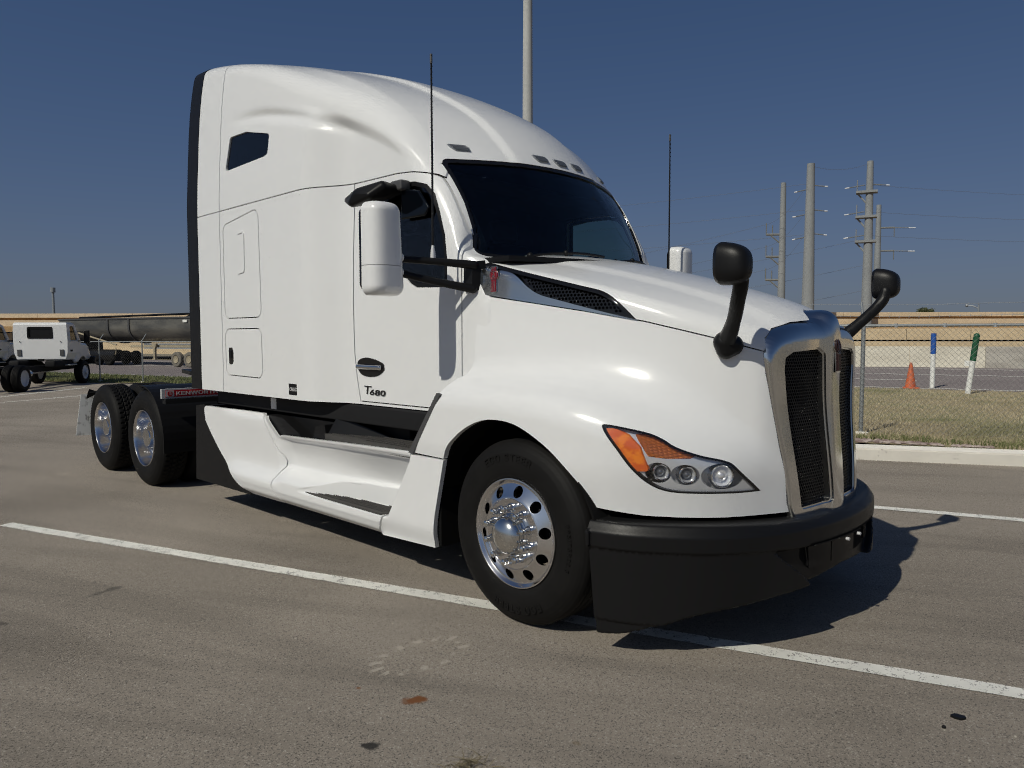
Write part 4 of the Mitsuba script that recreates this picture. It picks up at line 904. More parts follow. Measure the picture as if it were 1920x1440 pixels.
# ================================================================== THE PLACE
K0, KT, KN = np.array([-0.75, 5.76]), np.array([0.883, 0.469]), np.array([-0.469, 0.883])
def kp(s, n, z=0.0): return np.array([*(K0+KT*s+KN*n), z])
R0, RT_, RN = np.array([-4.04, 20.4]), np.array([0.9563, 0.2924]), np.array([-0.2924, 0.9563])
def rp(s, n, z=0.0): return np.array([*(R0+RT_*s+RN*n), z])
def drop(x): return -0.42*sst(9, 27, -np.asarray(x, float))      # the lot and the road fall away to the left
def terrain(poly, zf, step, edge_step=0.5):
    import shapely
    from scipy.spatial import Delaunay
    x0, y0, x1, y1 = poly.bounds
    X, Y = np.meshgrid(np.arange(x0, x1, step), np.arange(y0, y1, step)); P = np.column_stack([X.ravel(), Y.ravel()])
    P = P[shapely.contains_xy(poly.buffer(-0.25*step), P[:, 0], P[:, 1])]
    E = np.array([np.array(poly.exterior.interpolate(d).coords[0]) for d in np.arange(0, poly.exterior.length, edge_step)])
    P = np.vstack([P, E, np.array(poly.exterior.coords)[:-1]]); P = np.unique(np.round(P, 5), axis=0); t = Delaunay(P).simplices; c = P[t].mean(1)
    t = t[shapely.contains_xy(poly, c[:, 0], c[:, 1])]
    m = trimesh.Trimesh(np.column_stack([P, zf(P[:, 0], P[:, 1])]), t, process=False)
    f = m.faces.copy(); fl = m.face_normals[:, 2] < 0; f[fl] = f[fl][:, ::-1]
    return trimesh.Trimesh(m.vertices, f, process=False)
def poly_sheet(pts, z, step=None):
    g = sg.Polygon([q[:2] for q in pts])
    v, f = trimesh.creation.triangulate_polygon(g, engine='earcut')
    m = trimesh.Trimesh(np.column_stack([v, np.full(len(v), z)]), f, process=False)
    if m.face_normals[0, 2] < 0: m.invert()
    return m
# --- asphalt with aggregate, scuffs and a few stains of their own shape
def blob(p, x, y, a, b, rot, seed):
    c, s = math.cos(rot), math.sin(rot)
    u, v = ((p.x-x)*c+(p.y-y)*s)/a, (-(p.x-x)*s+(p.y-y)*c)/b
    r = dr.sqrt(u*u+v*v)+(fbm(p.x*24+seed, p.y*24, 2.0)-0.5)*1.3
    return smoothstep(1.0, 0.35, r)
def asphalt(p, n, uv):
    grain = noise(p.x*170, p.y*170)*0.55+noise(p.x*330, p.y*330, 3.0)*0.45
    mott = fbm(p.x*0.55, p.y*0.55, 1.0, 4)
    c = mix((0.212, 0.184, 0.152), (0.262, 0.228, 0.190), smoothstep(0.25, 0.75, mott))
    c = mix(c, (0.40, 0.37, 0.33), smoothstep(0.64, 0.84, grain)*0.7)
    c = mix(c, (0.055, 0.050, 0.047), smoothstep(0.42, 0.20, grain)*0.75)
    u, v = p.x*0.94+p.y*0.34, -p.x*0.34+p.y*0.94
    streak = fbm(u*0.35+3, v*3.6, 5.0, 4)
    c = c*(1.0-0.16*smoothstep(0.5, 0.8, streak))
    w = p.x*0.5-p.y*0.86
    arc = fbm((p.x*0.86+p.y*0.5)*0.5, w*5.0+0.4*dr.sin(p.x*0.4), 9.0, 3)
    c = c*(1.0-0.13*smoothstep(0.52, 0.78, arc))
    c = mix(c, (0.15, 0.055, 0.016), blob(p, 0.308, -2.087, 0.062, 0.050, 0.9, 1)*0.95+blob(p, 0.026, -2.206, 0.020, 0.015, 0, 2)*0.8)
    c = mix(c, (0.13, 0.09, 0.04), blob(p, 1.01, -1.87, 0.02, 0.016, 0, 3)*0.5+blob(p, 0.87, -1.916, 0.018, 0.014, 0, 7)*0.4)
    c = mix(c, (0.012, 0.012, 0.012), blob(p, 0.463, -2.44, 0.042, 0.032, 0.8, 4)*0.9+blob(p, -2.0, -3.15, 0.07, 0.04, 0.8, 5)*0.55+blob(p, -2.18, -2.57, 0.17, 0.035, 1.9, 6)*0.5)
    q, r2 = p.x+0.055, p.y+1.79
    ang = dr.atan2(r2/0.25, q/0.14); rad = dr.sqrt(dr.square(q/0.14)+dr.square(r2/0.25))
    ring = smoothstep(0.22, 0.08, dr.abs(rad-1))*smoothstep(0.1, 0.5, dr.sin(ang*14))*smoothstep(0.3, 0.6, fbm(p.x*30, p.y*30))
    return mix(c, (0.42, 0.38, 0.32), ring*0.6)
mat('mat_asphalt', proc(asphalt), 0.80, specular=0.28)
scene['mat_asphalt']['bsdf'] = {'type': 'bumpmap', 'arbitrary': proc(lambda p, n, uv: noise(p.x*150, p.y*150)*0.6+noise(p.x*300, p.y*300)*0.4, 2e-3), 'scale': 0.0022, 'bsdf': scene['mat_asphalt']['bsdf']}
mat('mat_line', proc(lambda p, n, uv: mix(mix((0.74, 0.73, 0.67), (0.62, 0.61, 0.56), fbm(p.x*6, p.y*6)), (0.15, 0.14, 0.125), smoothstep(0.60, 0.72, noise(p.x*190, p.y*190)*0.5+fbm(p.x*28, p.y*28, 1.0)*0.5)*0.85)), 0.6)
mat('mat_road', proc(lambda p, n, uv: mix((0.115, 0.098, 0.098), (0.155, 0.135, 0.130), fbm(p.x*0.5, p.y*0.5, 0.0, 4))), 0.9)
mat('mat_kerb', proc(lambda p, n, uv: mix(mix((0.70, 0.67, 0.60), (0.58, 0.55, 0.49), fbm(p.x*5, p.y*5, p.z*5, 4)), (0.14, 0.12, 0.10), smoothstep(0.72, 0.85, fbm(p.x*9, p.y*9, p.z*9))*0.5)), 0.85)
mat('mat_soil', proc(lambda p, n, uv: mix((0.20, 0.165, 0.10), (0.14, 0.135, 0.07), smoothstep(0.35, 0.7, fbm(p.x*0.8, p.y*0.8, 0.0, 4)))), 0.95)
mat('mat_far_ground', (0.16, 0.14, 0.10), 0.95)
put('ground', poly_sheet([(-900, -900), (900, -900), (900, 900), (-900, 900)], -0.60), 'mat_far_ground', kind='structure', smooth=False)
kb = [kp(14, 0)]+[kp(s, 0) for s in (6, 2, 0, -0.8)]+[np.array([*q, 0]) for q in spline([kp(-0.8, 0)[:2], kp(-1.6, 0.06)[:2], (-3.2, 5.55), (-4.4, 8.0), (-5.3, 11.5), (-7.5, 13.3), (-14.5, 12.0), kp(-19, 15.6)[:2]], 6, False)[1:]]+[kp(-58, 15.6)]
kb = np.array(kb)[:, :2]
lot = sg.Polygon(list(kb)+[tuple(kp(-62, -30)[:2]), (-30, -60), (60, -60), (60, 30)])
put('parking_lot', terrain(lot, lambda x, y: drop(x), 2.0, 1.0), 'mat_asphalt', kind='structure', smooth=True)
kl = sg.LineString(kb[:-7])
ks, kk_ = kl.buffer(-0.40, single_sided=True), kl.buffer(0.40, single_sided=True)
def kerb_side(): 
    a = sg.Point(*kp(1, 0.2)[:2]); return kk_ if kk_.contains(a) else ks
KB = kerb_side()
put('kerb', m3.Manifold.batch_boolean([prism(KB, -0.04, 0.135, 'z'), prism(KB.buffer(-0.015), 0.13, 0.15, 'z')], m3.OpType.Add), 'mat_kerb', kind='structure', smooth=False)
# --- painted bay lines
def stripe(a, b, w, z=0.004):
    a, b = np.array(a, float), np.array(b, float); d = (b-a)/np.linalg.norm(b-a); n = np.array([-d[1], d[0]])*w/2
    N = max(2, int(np.linalg.norm(b-a)/0.12)); t = np.linspace(0, 1, N)[:, None]; c = a+(b-a)*t
    j1, j2 = rng.normal(0, 0.0025, (N, 1)), rng.normal(0, 0.0025, (N, 1))
    v = np.vstack([c+n*(1+j1/w*2), c-n*(1+j2/w*2)]); v = np.column_stack([v, z+drop(v[:, 0])])
    i = np.arange(N-1); f = np.vstack([np.stack([i+N, i+N+1, i+1], 1), np.stack([i+N, i+1, i], 1)])
    return trimesh.Trimesh(v, f, process=False)
def line(a, b, w, label):
    k = put('bay_line', stripe(a, b, w), 'mat_line', smooth=False); tag(k, label, 'road marking')
line((-4.58, -2.634), (6.5, 1.39), 0.118, 'long white bay line running under the front wheel of the white semi truck')
line((-3.2, 1.86), (6.5, 5.28), 0.135, 'white bay line behind the truck that meets the shadow of the far hood mirror')
line((-22.6, -1.3), (-25.55, 3.86), 0.14, 'short white bay line nearer to the drive wheels, in front of the crew cab truck')
line((-25.9, 0.5), (-29.96, 5.01), 0.14, 'white bay line that ends by the front wheel of the crew cab truck')
# --- small things lying on the lot
tag(put('plastic_scrap', prism(rpoly([(1.972, -0.633), (1.982, -0.606), (2.018, -0.602), (2.026, -0.614), (2.012, -0.637), (1.990, -0.640)], 0.002), 0.001, 0.010, 'z'), 'mat_black', smooth=False), 'small black plastic scrap lying on the asphalt at the lower right', 'debris')
tag(put('plastic_scrap', moved(trimesh.creation.icosphere(1, 0.008), 1.981, -0.749, 0.004), 'mat_black', smooth=False), 'tiny black crumb on the asphalt just below the flat plastic scrap', 'debris')
tw = []
for i in range(46):
    a = rng.uniform(0, 2*np.pi); L = rng.uniform(0.03, 0.09); c = np.array([0.835, -2.275, 0.004])+np.append(rng.normal(0, 0.03, 2), 0)
    e = c+np.array([math.cos(a)*L, math.sin(a)*L, rng.uniform(0.003, 0.03)]); tw.append(tube([c, (c+e)/2+[0, 0, 0.008], e], [0.0015, 0.0013, 0.0006], 4))
mat('mat_twig', (0.17, 0.14, 0.08), 0.9)
tag(put('dry_tuft', trimesh.util.concatenate(tw), 'mat_twig'), 'tuft of dry grass stalks lying on the asphalt at the bottom edge', 'grass tuft', kind='stuff')
gr = []
for i in range(420):
    x, y = rng.uniform(-5, 5), rng.uniform(-3.2, 4.5)
    if -1.3 < y < 1.3 and x < 1.4: continue
    gr.append(moved(trimesh.creation.icosphere(0, 1), x, y, 0.001, rz=rng.uniform(0, 6), s=rng.uniform(0.0022, 0.006)))
mat('mat_grit', (0.36, 0.33, 0.28), 0.9)
tag(put('loose_grit', trimesh.util.concatenate(gr), 'mat_grit', smooth=False), 'loose pale grit scattered over the parking lot asphalt', 'gravel', kind='stuff')
# --- verge: turf, gravel, road and its paint
vg_outer = [kp(16, 15.6), kp(-56, 15.6), kp(-56, 10.2)]
vpoly = sg.Polygon([tuple(q) for q in kb]+[tuple(rp(-62, -0.4)[:2]), tuple(rp(26, -0.4)[:2]), tuple(kp(20, 0)[:2])]).buffer(0).difference(KB.buffer(0.004))
def z_verge(x, y):
    n = (x-K0[0])*KN[0]+(y-K0[1])*KN[1]; s = (x-K0[0])*KT[0]+(y-K0[1])*KT[1]
    m = (x-R0[0])*RN[0]+(y-R0[1])*RN[1]
    base = 0.03+0.12*sst(-9, -3, s)*sst(9.0, 0.6, n)
    return drop(x)+(base+0.02*np.sin(x*0.9)*np.sin(y*0.7))*sst(-0.3, -2.0, m)
gp = vpoly if vpoly.geom_type == 'Polygon' else max(vpoly.geoms, key=lambda g: g.area)
import shapely
put('verge', terrain(gp, z_verge, 1.0), 'mat_soil', kind='structure', smooth=True)
def blades(pts, h, w, seed, lean=0.6):
    r = np.random.default_rng(seed); n = len(pts)
    a, b = r.uniform(0, 2*np.pi, n), r.uniform(0, 2*np.pi, n)
    L = h*r.uniform(0.5, 1.3, n); d = np.stack([np.cos(a), np.sin(a), 0*a], 1)*w/2
    z = z_verge(pts[:, 0], pts[:, 1]); P0 = np.column_stack([pts, z-0.01])
    le = np.stack([np.cos(b), np.sin(b), 0*b], 1)*(lean*r.uniform(0.1, 1, n))[:, None]
    tip = P0+np.column_stack([le[:, :2]*L[:, None], L*r.uniform(0.5, 1, n)])
    mid = P0*0.5+tip*0.5+np.column_stack([np.zeros((n, 2)), L*0.14])
    v = np.stack([P0-d, P0+d, mid+d*0.7, mid-d*0.7, tip], 1).reshape(-1, 3); i = np.arange(n)[:, None]*5
    f = np.vstack([i+[0, 1, 2], i+[0, 2, 3], i+[3, 2, 4]])
    return trimesh.Trimesh(v, f, process=False)
mat('mat_dry_grass', proc(lambda p, n, uv: mix(mix((0.50, 0.42, 0.28), (0.36, 0.31, 0.19), noise(p.x*9, p.y*9)), (0.20, 0.20, 0.095), smoothstep(0.5, 0.8, fbm(p.x*0.9, p.y*0.9, 0.0, 3)))), 0.8)
mat('mat_green_grass', proc(lambda p, n, uv: mix((0.085, 0.12, 0.035), (0.20, 0.20, 0.085), noise(p.x*7, p.y*7))), 0.75)
def scatter(n, s0, s1, n0, n1, seed):
    r = np.random.default_rng(seed); s, m = r.uniform(s0, s1, n), n0+(n1-n0)*r.uniform(0, 1, n)**1.5
    q = K0+s[:, None]*KT+m[:, None]*KN
    return q[shapely.contains_xy(gp, q[:, 0], q[:, 1])]
q = scatter(90000, -3.5, 8.0, 0.42, 17.0, 11)
s_ = (q-K0) @ KT; n_ = (q-K0) @ KN; q = q[~((s_ < 1.7) & (n_ < 0.72-0.12*np.maximum(0, s_)))]
tag(put('dry_turf', blades(q, 0.075, 0.009, 3), 'mat_dry_grass', smooth=False), 'dry tan and olive turf on the verge behind the kerb', 'grass', kind='stuff')
q = scatter(11000, -1.2, 7.0, 0.46, 1.5, 12); s_ = (q-K0) @ KT; n_ = (q-K0) @ KN
q = q[(n_ < 0.75+0.25*np.sin(s_*2.1)**2+0.35*sst(1.0, -0.5, s_)) & (s_ > -0.55) & ((s_ > 1.7) | (n_ > 0.72-0.12*np.maximum(0, s_)))]
tag(put('green_turf', blades(q, 0.11, 0.010, 4), 'mat_green_grass', smooth=False), 'strip of longer green grass growing along the kerb under the fence', 'grass', kind='stuff')
q = np.random.default_rng(13).uniform((-52, -2), (-26, 16), (90000, 2)); q = q[shapely.contains_xy(gp, q[:, 0], q[:, 1])]
tag(put('far_turf', blades(q, 0.12, 0.03, 5), 'mat_green_grass', smooth=False), 'green and straw coloured turf behind the far fence on the left', 'grass', kind='stuff')
st = []
for i in range(240):
    s, m = rng.uniform(-0.35, 1.6), rng.uniform(0.44, 0.72)
    if m > 0.72-0.13*max(0, s): continue
    c = kp(s, m); zz = float(z_verge(c[0], c[1]))
    g = trimesh.creation.icosphere(1, 1); g.vertices *= 1+0.25*(rng.random((len(g.vertices), 1))-0.5); g.apply_scale([rng.uniform(0.02, 0.05), rng.uniform(0.02, 0.04), rng.uniform(0.012, 0.022)])
    st.append(moved(g, c[0], c[1], zz+0.012, rz=rng.uniform(0, 6)))
mat('mat_stone', proc(lambda p, n, uv: mix((0.42, 0.35, 0.31), (0.20, 0.14, 0.13), smoothstep(0.3, 0.7, noise(p.x*11, p.y*11, p.z*3)))), 0.85)
tag(put('landscape_gravel', trimesh.util.concatenate(st), 'mat_stone', smooth=False), 'pinkish landscape gravel between the kerb and the fence post', 'gravel', kind='stuff')
put('road', terrain(sg.Polygon([rp(70, -0.6)[:2], rp(-120, -0.6)[:2], rp(-120, 18.2)[:2], rp(70, 18.2)[:2]]), lambda x, y: drop(x)-0.012, 4.0, 2.0), 'mat_road', kind='structure', smooth=True)
for n0, a, b, w, lab in ((0.35, -100, 60, 0.16, 'near white edge line of the road beyond the verge'), (9.4, -100, 60, 0.20, 'long white lane line of the road in front of the concrete barrier'), (15.6, -100, 60, 0.2, 'far white edge line of the road close to the concrete barrier'), (4.9, -16, -0.4, 0.2, 'white dash on the road that ends behind the blue topped post')):
    tag(put('lane_line', stripe(rp(a, n0)[:2], rp(b, n0)[:2], w, -0.006), 'mat_line', smooth=False), lab, 'road marking')

# --- concrete barrier, guard rail and panelled retaining wall beyond the road
def conc(name, a, b): return mat(name, proc(lambda p, n, uv: mix(a, b, smoothstep(0.3, 0.7, fbm(p.x*0.8, p.y*0.8, p.z*2.5, 4)))), 0.9)
conc('mat_barrier_pale', (0.62, 0.58, 0.48), (0.54, 0.50, 0.41)); conc('mat_barrier_grey', (0.40, 0.375, 0.33), (0.32, 0.295, 0.26))
conc('mat_panel', (0.60, 0.47, 0.30), (0.53, 0.41, 0.26)); conc('mat_cap', (0.66, 0.52, 0.36), (0.58, 0.46, 0.31)); conc('mat_brown', (0.36, 0.22, 0.095), (0.30, 0.18, 0.08))
def kbox(s0, s1, n0, n1, z0, z1, face=0.0):
    """A wall piece along the kerb direction; its near face leans back by face metres at the top."""
    return hull([rp(s, n-13.5, z) for s in (s0, s1) for n, z in ((n0, z0), (n1, z0), (n0+face, z1), (n1, z1))])
B = thing('concrete_barrier', 'pale concrete road barrier segment with the guard rail joining its left end', 'barrier')
for i in range(3): put('segment', kbox(7.0+3.3*i-9.7-4.6, 7.0+3.3*(i+1)-9.715-4.6, 31.5, 32.0, -0.05, 1.02, 0.16), 'mat_barrier_pale', B, smooth=False)
B2 = thing('concrete_barrier', 'grey concrete road barrier running out of the picture to the right', 'barrier')
for i in range(10): put('segment', kbox(2.6+3.3*i, 2.6+3.3*(i+1)-0.015, 31.46, 32.0, -0.05, 1.03, 0.16), 'mat_barrier_grey', B2, smooth=False)
mat('mat_galv', proc(lambda p, n, uv: mix((0.42, 0.44, 0.45), (0.32, 0.33, 0.34), noise(p.x*4, p.y*4, p.z*4))), 0.5, metallic=0.5)
GRL = thing('guard_rail', 'galvanised guard rail with two beams leading to the pale concrete barrier', 'guard rail')
for z in (0.55, 0.82): put('beam', cat(*[kbox(-60, -5.8, 31.3-o, 31.36-o, z+dz, z+dz+0.07) for dz, o in ((0, 0.03), (0.07, 0.0), (0.14, 0.03))]), 'mat_galv', GRL, smooth=False)
for i in range(20): put('post', kbox(-6.6-2.4*i-0.15, -6.6-2.4*i, 31.38, 31.55, -0.05, 0.98), 'mat_galv', GRL, smooth=False)
W = thing('retaining_wall', 'tan concrete panel retaining wall with a dark slot along it above the grey barrier', 'wall')
put('footing', kbox(-75, 62, 36.0, 36.6, -0.05, 1.26), 'mat_panel', W, smooth=False)
put('slot', kbox(-75, 62, 36.12, 36.6, 1.26, 1.34), 'mat_liner', W, smooth=False)
pnl = [put('panel', kbox(-66+3.1*i+0.012, -66+3.1*(i+1)-0.012, 36.0, 36.3, 1.34, 1.97+0.0*i), 'mat_panel', W, smooth=False) for i in range(40)]
put('backing', kbox(-75, 62, 36.32, 36.6, 1.34, 1.94), 'mat_brown', W, smooth=False)
# --- dry bank behind the wall and the raised highway with its parapet
EV, RV = np.array([-0.70711, 0.70711]), np.array([0.70711, 0.70711])
def vp(d, u, z): return np.array([*(CAM[:2]+EV*d+RV*u), z])
def vbox(d0, d1, u0, u1, z0, z1): return hull([vp(d, u, z) for d in (d0, d1) for u in (u0, u1) for z in (z0, z1)])
bank_v = [rp(-75, 23.0, 1.9), rp(62, 23.0, 1.9), vp(80, 120, 2.95), vp(80, -110, 2.95)]
mat('mat_bank', proc(lambda p, n, uv: mix((0.30, 0.185, 0.08), (0.23, 0.145, 0.065), fbm(p.x*0.6, p.y*0.6, p.z*3))), 0.95)
put('bank', trimesh.Trimesh(bank_v, [[0, 1, 2], [0, 2, 3]], process=False), 'mat_bank', kind='structure', smooth=False)
HW = thing('highway_parapet', 'raised highway parapet in tan concrete along the skyline', 'wall')
put('plinth', vbox(79.5, 81.0, -110, 120, 0, 3.36), 'mat_cap', HW, smooth=False)
put('band', vbox(80.0, 81.0, -110, 120, 3.36, 3.62), 'mat_brown', HW, smooth=False)
for i in range(46): put('coping', vbox(79.7, 81.2, -110+5*i+0.02, -110+5*(i+1)-0.02, 3.62, 4.06), 'mat_cap', HW, smooth=False)

# --- chain link fence
mat('mat_fence', (0.34, 0.36, 0.36), 0.45, metallic=0.6)
mat('mat_link', (0.15, 0.15, 0.145), 0.6)
def fence(name_label, s0, s1, n, posts, z0, top, arm, mesh_span, wires, link=0.055):
    F = thing('chain_link_fence', name_label, 'fence')
    for s in posts:
        P = put('post', tube([kp(s, n, z0-0.1), kp(s, n, top)], 0.030, 12), 'mat_fence', F)
        put('cap', moved(trimesh.creation.icosphere(2, 0.036), *kp(s, n, top)), 'mat_fence', P)
        if arm: put('barb_arm', tube([kp(s, n, top), kp(s, n+0.26, top+0.30)], 0.016, 8), 'mat_fence', P)
        put('footing', moved(revolve([(0, 0), (0.11, 0), (0.10, 0.05), (0, 0.06)], 16, 'z'), *kp(s, n, z0-0.01)), 'mat_kerb', P)
    R = put('top_rail', tube([kp(s0, n, top-0.035), kp(s1, n, top-0.035)], 0.021, 10), 'mat_fence', F)
    for s in np.arange(max(s0, mesh_span[0]), min(s1, mesh_span[1]), 0.61): put('tie', tube([kp(s, n, top-0.062), kp(s, n, top-0.008)], 0.026, 8), 'mat_galv', R)
    vv, ff, k = [], [], 0
    h = top-0.06-z0; a, b = mesh_span
    def seg(p, q, r):
        nonlocal k
        d = (q-p)/np.linalg.norm(q-p); x = np.cross(d, [KN[0], KN[1], 0]); y = np.array([KN[0], KN[1], 0])
        for w in (p, q):
            for t in (0, 2.094, 4.189): vv.append(w+r*(math.cos(t)*x+math.sin(t)*y))
        for j in range(3): ff.extend([[k+j, k+(j+1) % 3, k+3+(j+1) % 3], [k+j, k+3+(j+1) % 3, k+3+j]])
        k += 6
    for s in np.arange(a-h, b+h, link*1.4142):
        for sgn in (1, -1):
            sa, sb = s, s+sgn*h
            ta, tb = 0.0, 1.0
            lo_, hi_ = sorted([(a-sa)/(sb-sa), (b-sa)/(sb-sa)]); ta, tb = max(0, lo_), min(1, hi_)
            if tb-ta > 0.02: seg(kp(sa+(sb-sa)*ta, n-0.035, z0+0.02+h*ta), kp(sa+(sb-sa)*tb, n-0.035-0.006*sgn, z0+0.02+h*tb), 0.0019)
    put('wire_mesh', trimesh.Trimesh(np.array(vv), np.array(ff), process=False), 'mat_link', F, smooth=False, kind='stuff')
    for w in wires:
        o, zz = w; ss = np.arange(a-2, b, 0.5)
        line_ = np.array([kp(s, n+o, top+zz-0.02*math.sin((s-a)*1.05)**2) for s in ss])
        BW = put('barbed_wire', tube(line_, 0.0028, 5), 'mat_galv', F)
        put('barbs', trimesh.util.concatenate([tube([kp(s, n+o-0.012, top+zz-0.02*math.sin((s-a)*1.05)**2-0.016), kp(s+0.012, n+o+0.012, top+zz-0.02*math.sin((s-a)*1.05)**2+0.016)], 0.0032, 4) for s in np.arange(a, b, 0.127)]), 'mat_galv', BW, smooth=False, kind='stuff')
    return F
fs = float((np.array([-1.23, 7.10])-K0) @ KT); fn = float((np.array([-1.23, 7.10])-K0) @ KN)
fence('galvanised chain link fence with barbed wire along the verge at right', -0.6, 9.0, fn, [fs, fs+3.6, fs+7.2], 0.15, 1.745, True, (-0.6, 7.0), ((0.10, 0.11), (0.24, 0.28)))
fence('chain link fence on two thin posts behind the trucks at far left', -42, -21, 16.2, [float((np.array(q)-K0) @ KT) for q in ((-33.71, 6.74), (-31.76, 8.05))]+[-23.4, -21.0], -0.39, 1.40, True, (-34.0, -21.0), (), link=0.085)

# --- cone and marker posts on the verge
mat('mat_cone', proc(lambda p, n, uv: mix((0.58, 0.135, 0.045), (0.40, 0.10, 0.05), smoothstep(0.4, 0.75, fbm(p.x*8, p.y*8, p.z*6)))), 0.6)
CN = thing('traffic_cone', 'faded orange traffic cone standing at the edge of the verge', 'traffic cone'); cz = float(z_verge(-4.58, 20.1))
put('body', moved(revolve([(0.0, 0.03), (0.155, 0.03), (0.15, 0.06), (0.035, 0.76), (0.028, 0.775), (0, 0.775)], 28, 'z'), -4.58, 20.1, cz), 'mat_cone', CN)
put('base', moved(bevel(-0.20, 0.24, -0.20, 0.20, 0, 0.04, 0.012), -4.58, 20.1, cz, rz=0.4), 'mat_cone', CN)
mat('mat_post_white', (0.74, 0.74, 0.70), 0.5); mat('mat_post_blue', (0.015, 0.085, 0.36), 0.45); mat('mat_post_green', (0.010, 0.085, 0.035), 0.45)
MP = thing('marker_post', 'white marker post with a blue top standing behind the fence', 'marker post'); z0 = float(z_verge(-4.25, 21.0))
put('shaft', rod([-4.25, 21.0, z0-0.1], [-4.25, 21.0, 1.02], 0.068, n=20), 'mat_post_white', MP)
put('sleeve', rod([-4.25, 21.0, 1.02], [-4.25, 21.0, 1.64], 0.074, n=20), 'mat_post_blue', MP)
MP = thing('marker_post', 'white marker post with a rounded green top leaning to the right', 'marker post'); z0 = float(z_verge(-2.72, 18.6))
g0, g1 = np.array([-2.72, 18.6, z0-0.1]), np.array([-2.555, 18.63, 1.56]); gm = g0+(g1-g0)*0.60
put('shaft', rod(g0, gm, 0.068, n=20), 'mat_post_white', MP)
put('sleeve', rod(gm, g1, 0.075, n=20)+ball(g1, 0.075, 20), 'mat_post_green', MP)
put('tag_plate', hull([gm+[-0.17, -0.09, -0.14], gm+[-0.06, -0.09, -0.14], gm+[-0.17, -0.09, 0.0], gm+[-0.06, -0.09, 0.0], gm+[-0.17, -0.08, -0.14], gm+[-0.06, -0.08, 0]]), 'mat_post_white', MP, smooth=False)

# --- steel light pole behind the truck
def ray_at(dx, dy, d): return CAM[:2]+np.array([dx, dy])*d
mat('mat_pole', proc(lambda p, n, uv: mix((0.43, 0.43, 0.41), (0.37, 0.37, 0.355), fbm(p.x*2, p.y*2, p.z*0.8))), 0.7)
LP = thing('light_pole', 'tall pale light pole rising behind the cab roof', 'light pole'); lp = ray_at(-0.692, 0.722, 21.5)
put('shaft', rod([*lp, 0.0], [*lp, 16.0], 0.175, 0.105, n=24), 'mat_pole', LP)
put('base', rod([*lp, -0.05], [*lp, 0.55], 0.32, n=24), 'mat_kerb', LP)
put('luminaire', bevel(lp[0]-0.3, lp[0]+0.3, lp[1]-0.6, lp[1]+0.2, 15.9, 16.1, 0.04), 'mat_galv', LP)

# --- transmission poles with arms, insulators and wires
mat('mat_steel_pole', proc(lambda p, n, uv: mix((0.27, 0.285, 0.29), (0.21, 0.225, 0.235), fbm(p.x*0.3, p.y*0.3, p.z*0.5))), 0.8); mat('mat_insulator', (0.60, 0.62, 0.64), 0.3); mat('mat_wire', (0.16, 0.17, 0.19), 0.6); mat('mat_arm', (0.16, 0.165, 0.16), 0.6)
def tpole(label, dx, dy, d, r0, r1, top, arms, fat=None):
    c = ray_at(dx, dy, d); side = np.array([-dy, dx])*-1     # to the right as seen from the lot
    P = thing('transmission_pole', label, 'power pole')
    put('shaft', rod([*c, 0], [*c, top], r0, r1, n=20), 'mat_steel_pole', P)
    for z in fat or (): put('band', rod([*c, z], [*c, z+0.35], 1.08*(r0+(r1-r0)*z/top), n=20), 'mat_arm', P)
    tips = []
    for z, L, kind in arms:
        e = c+side*L; AR = None
        if kind == 'truss':
            bx = c-side*np.sign(L)*0.35
            AR = put('arm', cat(tube([[*c, z], [*e, z+0.05]], 0.13, 6), tube([[*c, z-1.1], [*(c+side*L*0.75), z]], 0.08, 6), tube([[*e, z], [*e, z+1.25]], 0.05, 6), tube([[*(c+side*L*0.62), z], [*(c+side*L*0.62), z+1.0]], 0.05, 6)), 'mat_arm', P)
        elif kind == 'deck':
            AR = put('arm', cat(hull([[*(c+side*a+np.array([dx, dy])*b), z+h] for a in (-1.25, 0.75) for b in (-0.55, 0.55) for h in (0, 0.22)]), tube([[*(c+side*-1.1), z], [*c, z-1.35]], 0.09, 6), tube([[*(c+side*-1.15), z], [*(c+side*-1.15), z+1.4]], 0.05, 6)), 'mat_steel_pole', P)
            put('band', rod([*c, z-2.4], [*c, z-1.75], 1.06*(r0+(r1-r0)*z/top), n=20), 'mat_arm', P)
        elif kind == 'bar':
            AR = put('arm', cat(tube([[*c, z], [*e, z-0.05]], 0.11, 6), tube([[*e, z], [*e, z-1.1]], 0.05, 6)), 'mat_arm', P)
        elif kind == 'string':
            n_ = 18; rr = 0.035+0.03*(np.arange(n_) % 2)
            AR = put('insulator', tube([c+side*np.sign(L)*0.0 + 0*side if False else [*(c+side*L*t), z-0.22*t] for t in np.linspace(0.22, 1, n_)], rr, 8) if True else None, 'mat_arm', P)
            put('clamp', tube([[*(c+side*L), z-0.22], [*(c+side*L*1.22), z-0.26]], 0.06, 8), 'mat_insulator', AR)
        tips.append(np.array([*e, z]))
    return c, side, tips
pa = tpole('left transmission pole with three braced arms on its left', -0.4290, 0.9033, 84, 0.44, 0.26, 17.4, [(12.1, -1.6, 'truss'), (9.8, -1.6, 'truss'), (7.4, -1.6, 'truss')])
pb = tpole('tallest bare transmission pole with short insulator strings', -0.4008, 0.9162, 80, 0.66, 0.36, 18.3, [(15.9, -1.2, 'string'), (13.5, -1.3, 'string'), (11.3, -1.3, 'string'), (16.25, 1.3, 'string'), (13.9, 1.3, 'string'), (11.6, 1.3, 'string')])
pc = tpole('transmission pole with three platforms on its upper half', -0.3400, 0.9404, 86, 0.58, 0.30, 19.3, [(16.1, 0, 'deck'), (13.6, 0, 'deck'), (11.1, 0, 'deck'), (17.0, -1.9, 'string'), (14.3, -1.9, 'string'), (11.9, -1.9, 'string'), (17.0, 1.5, 'string')])
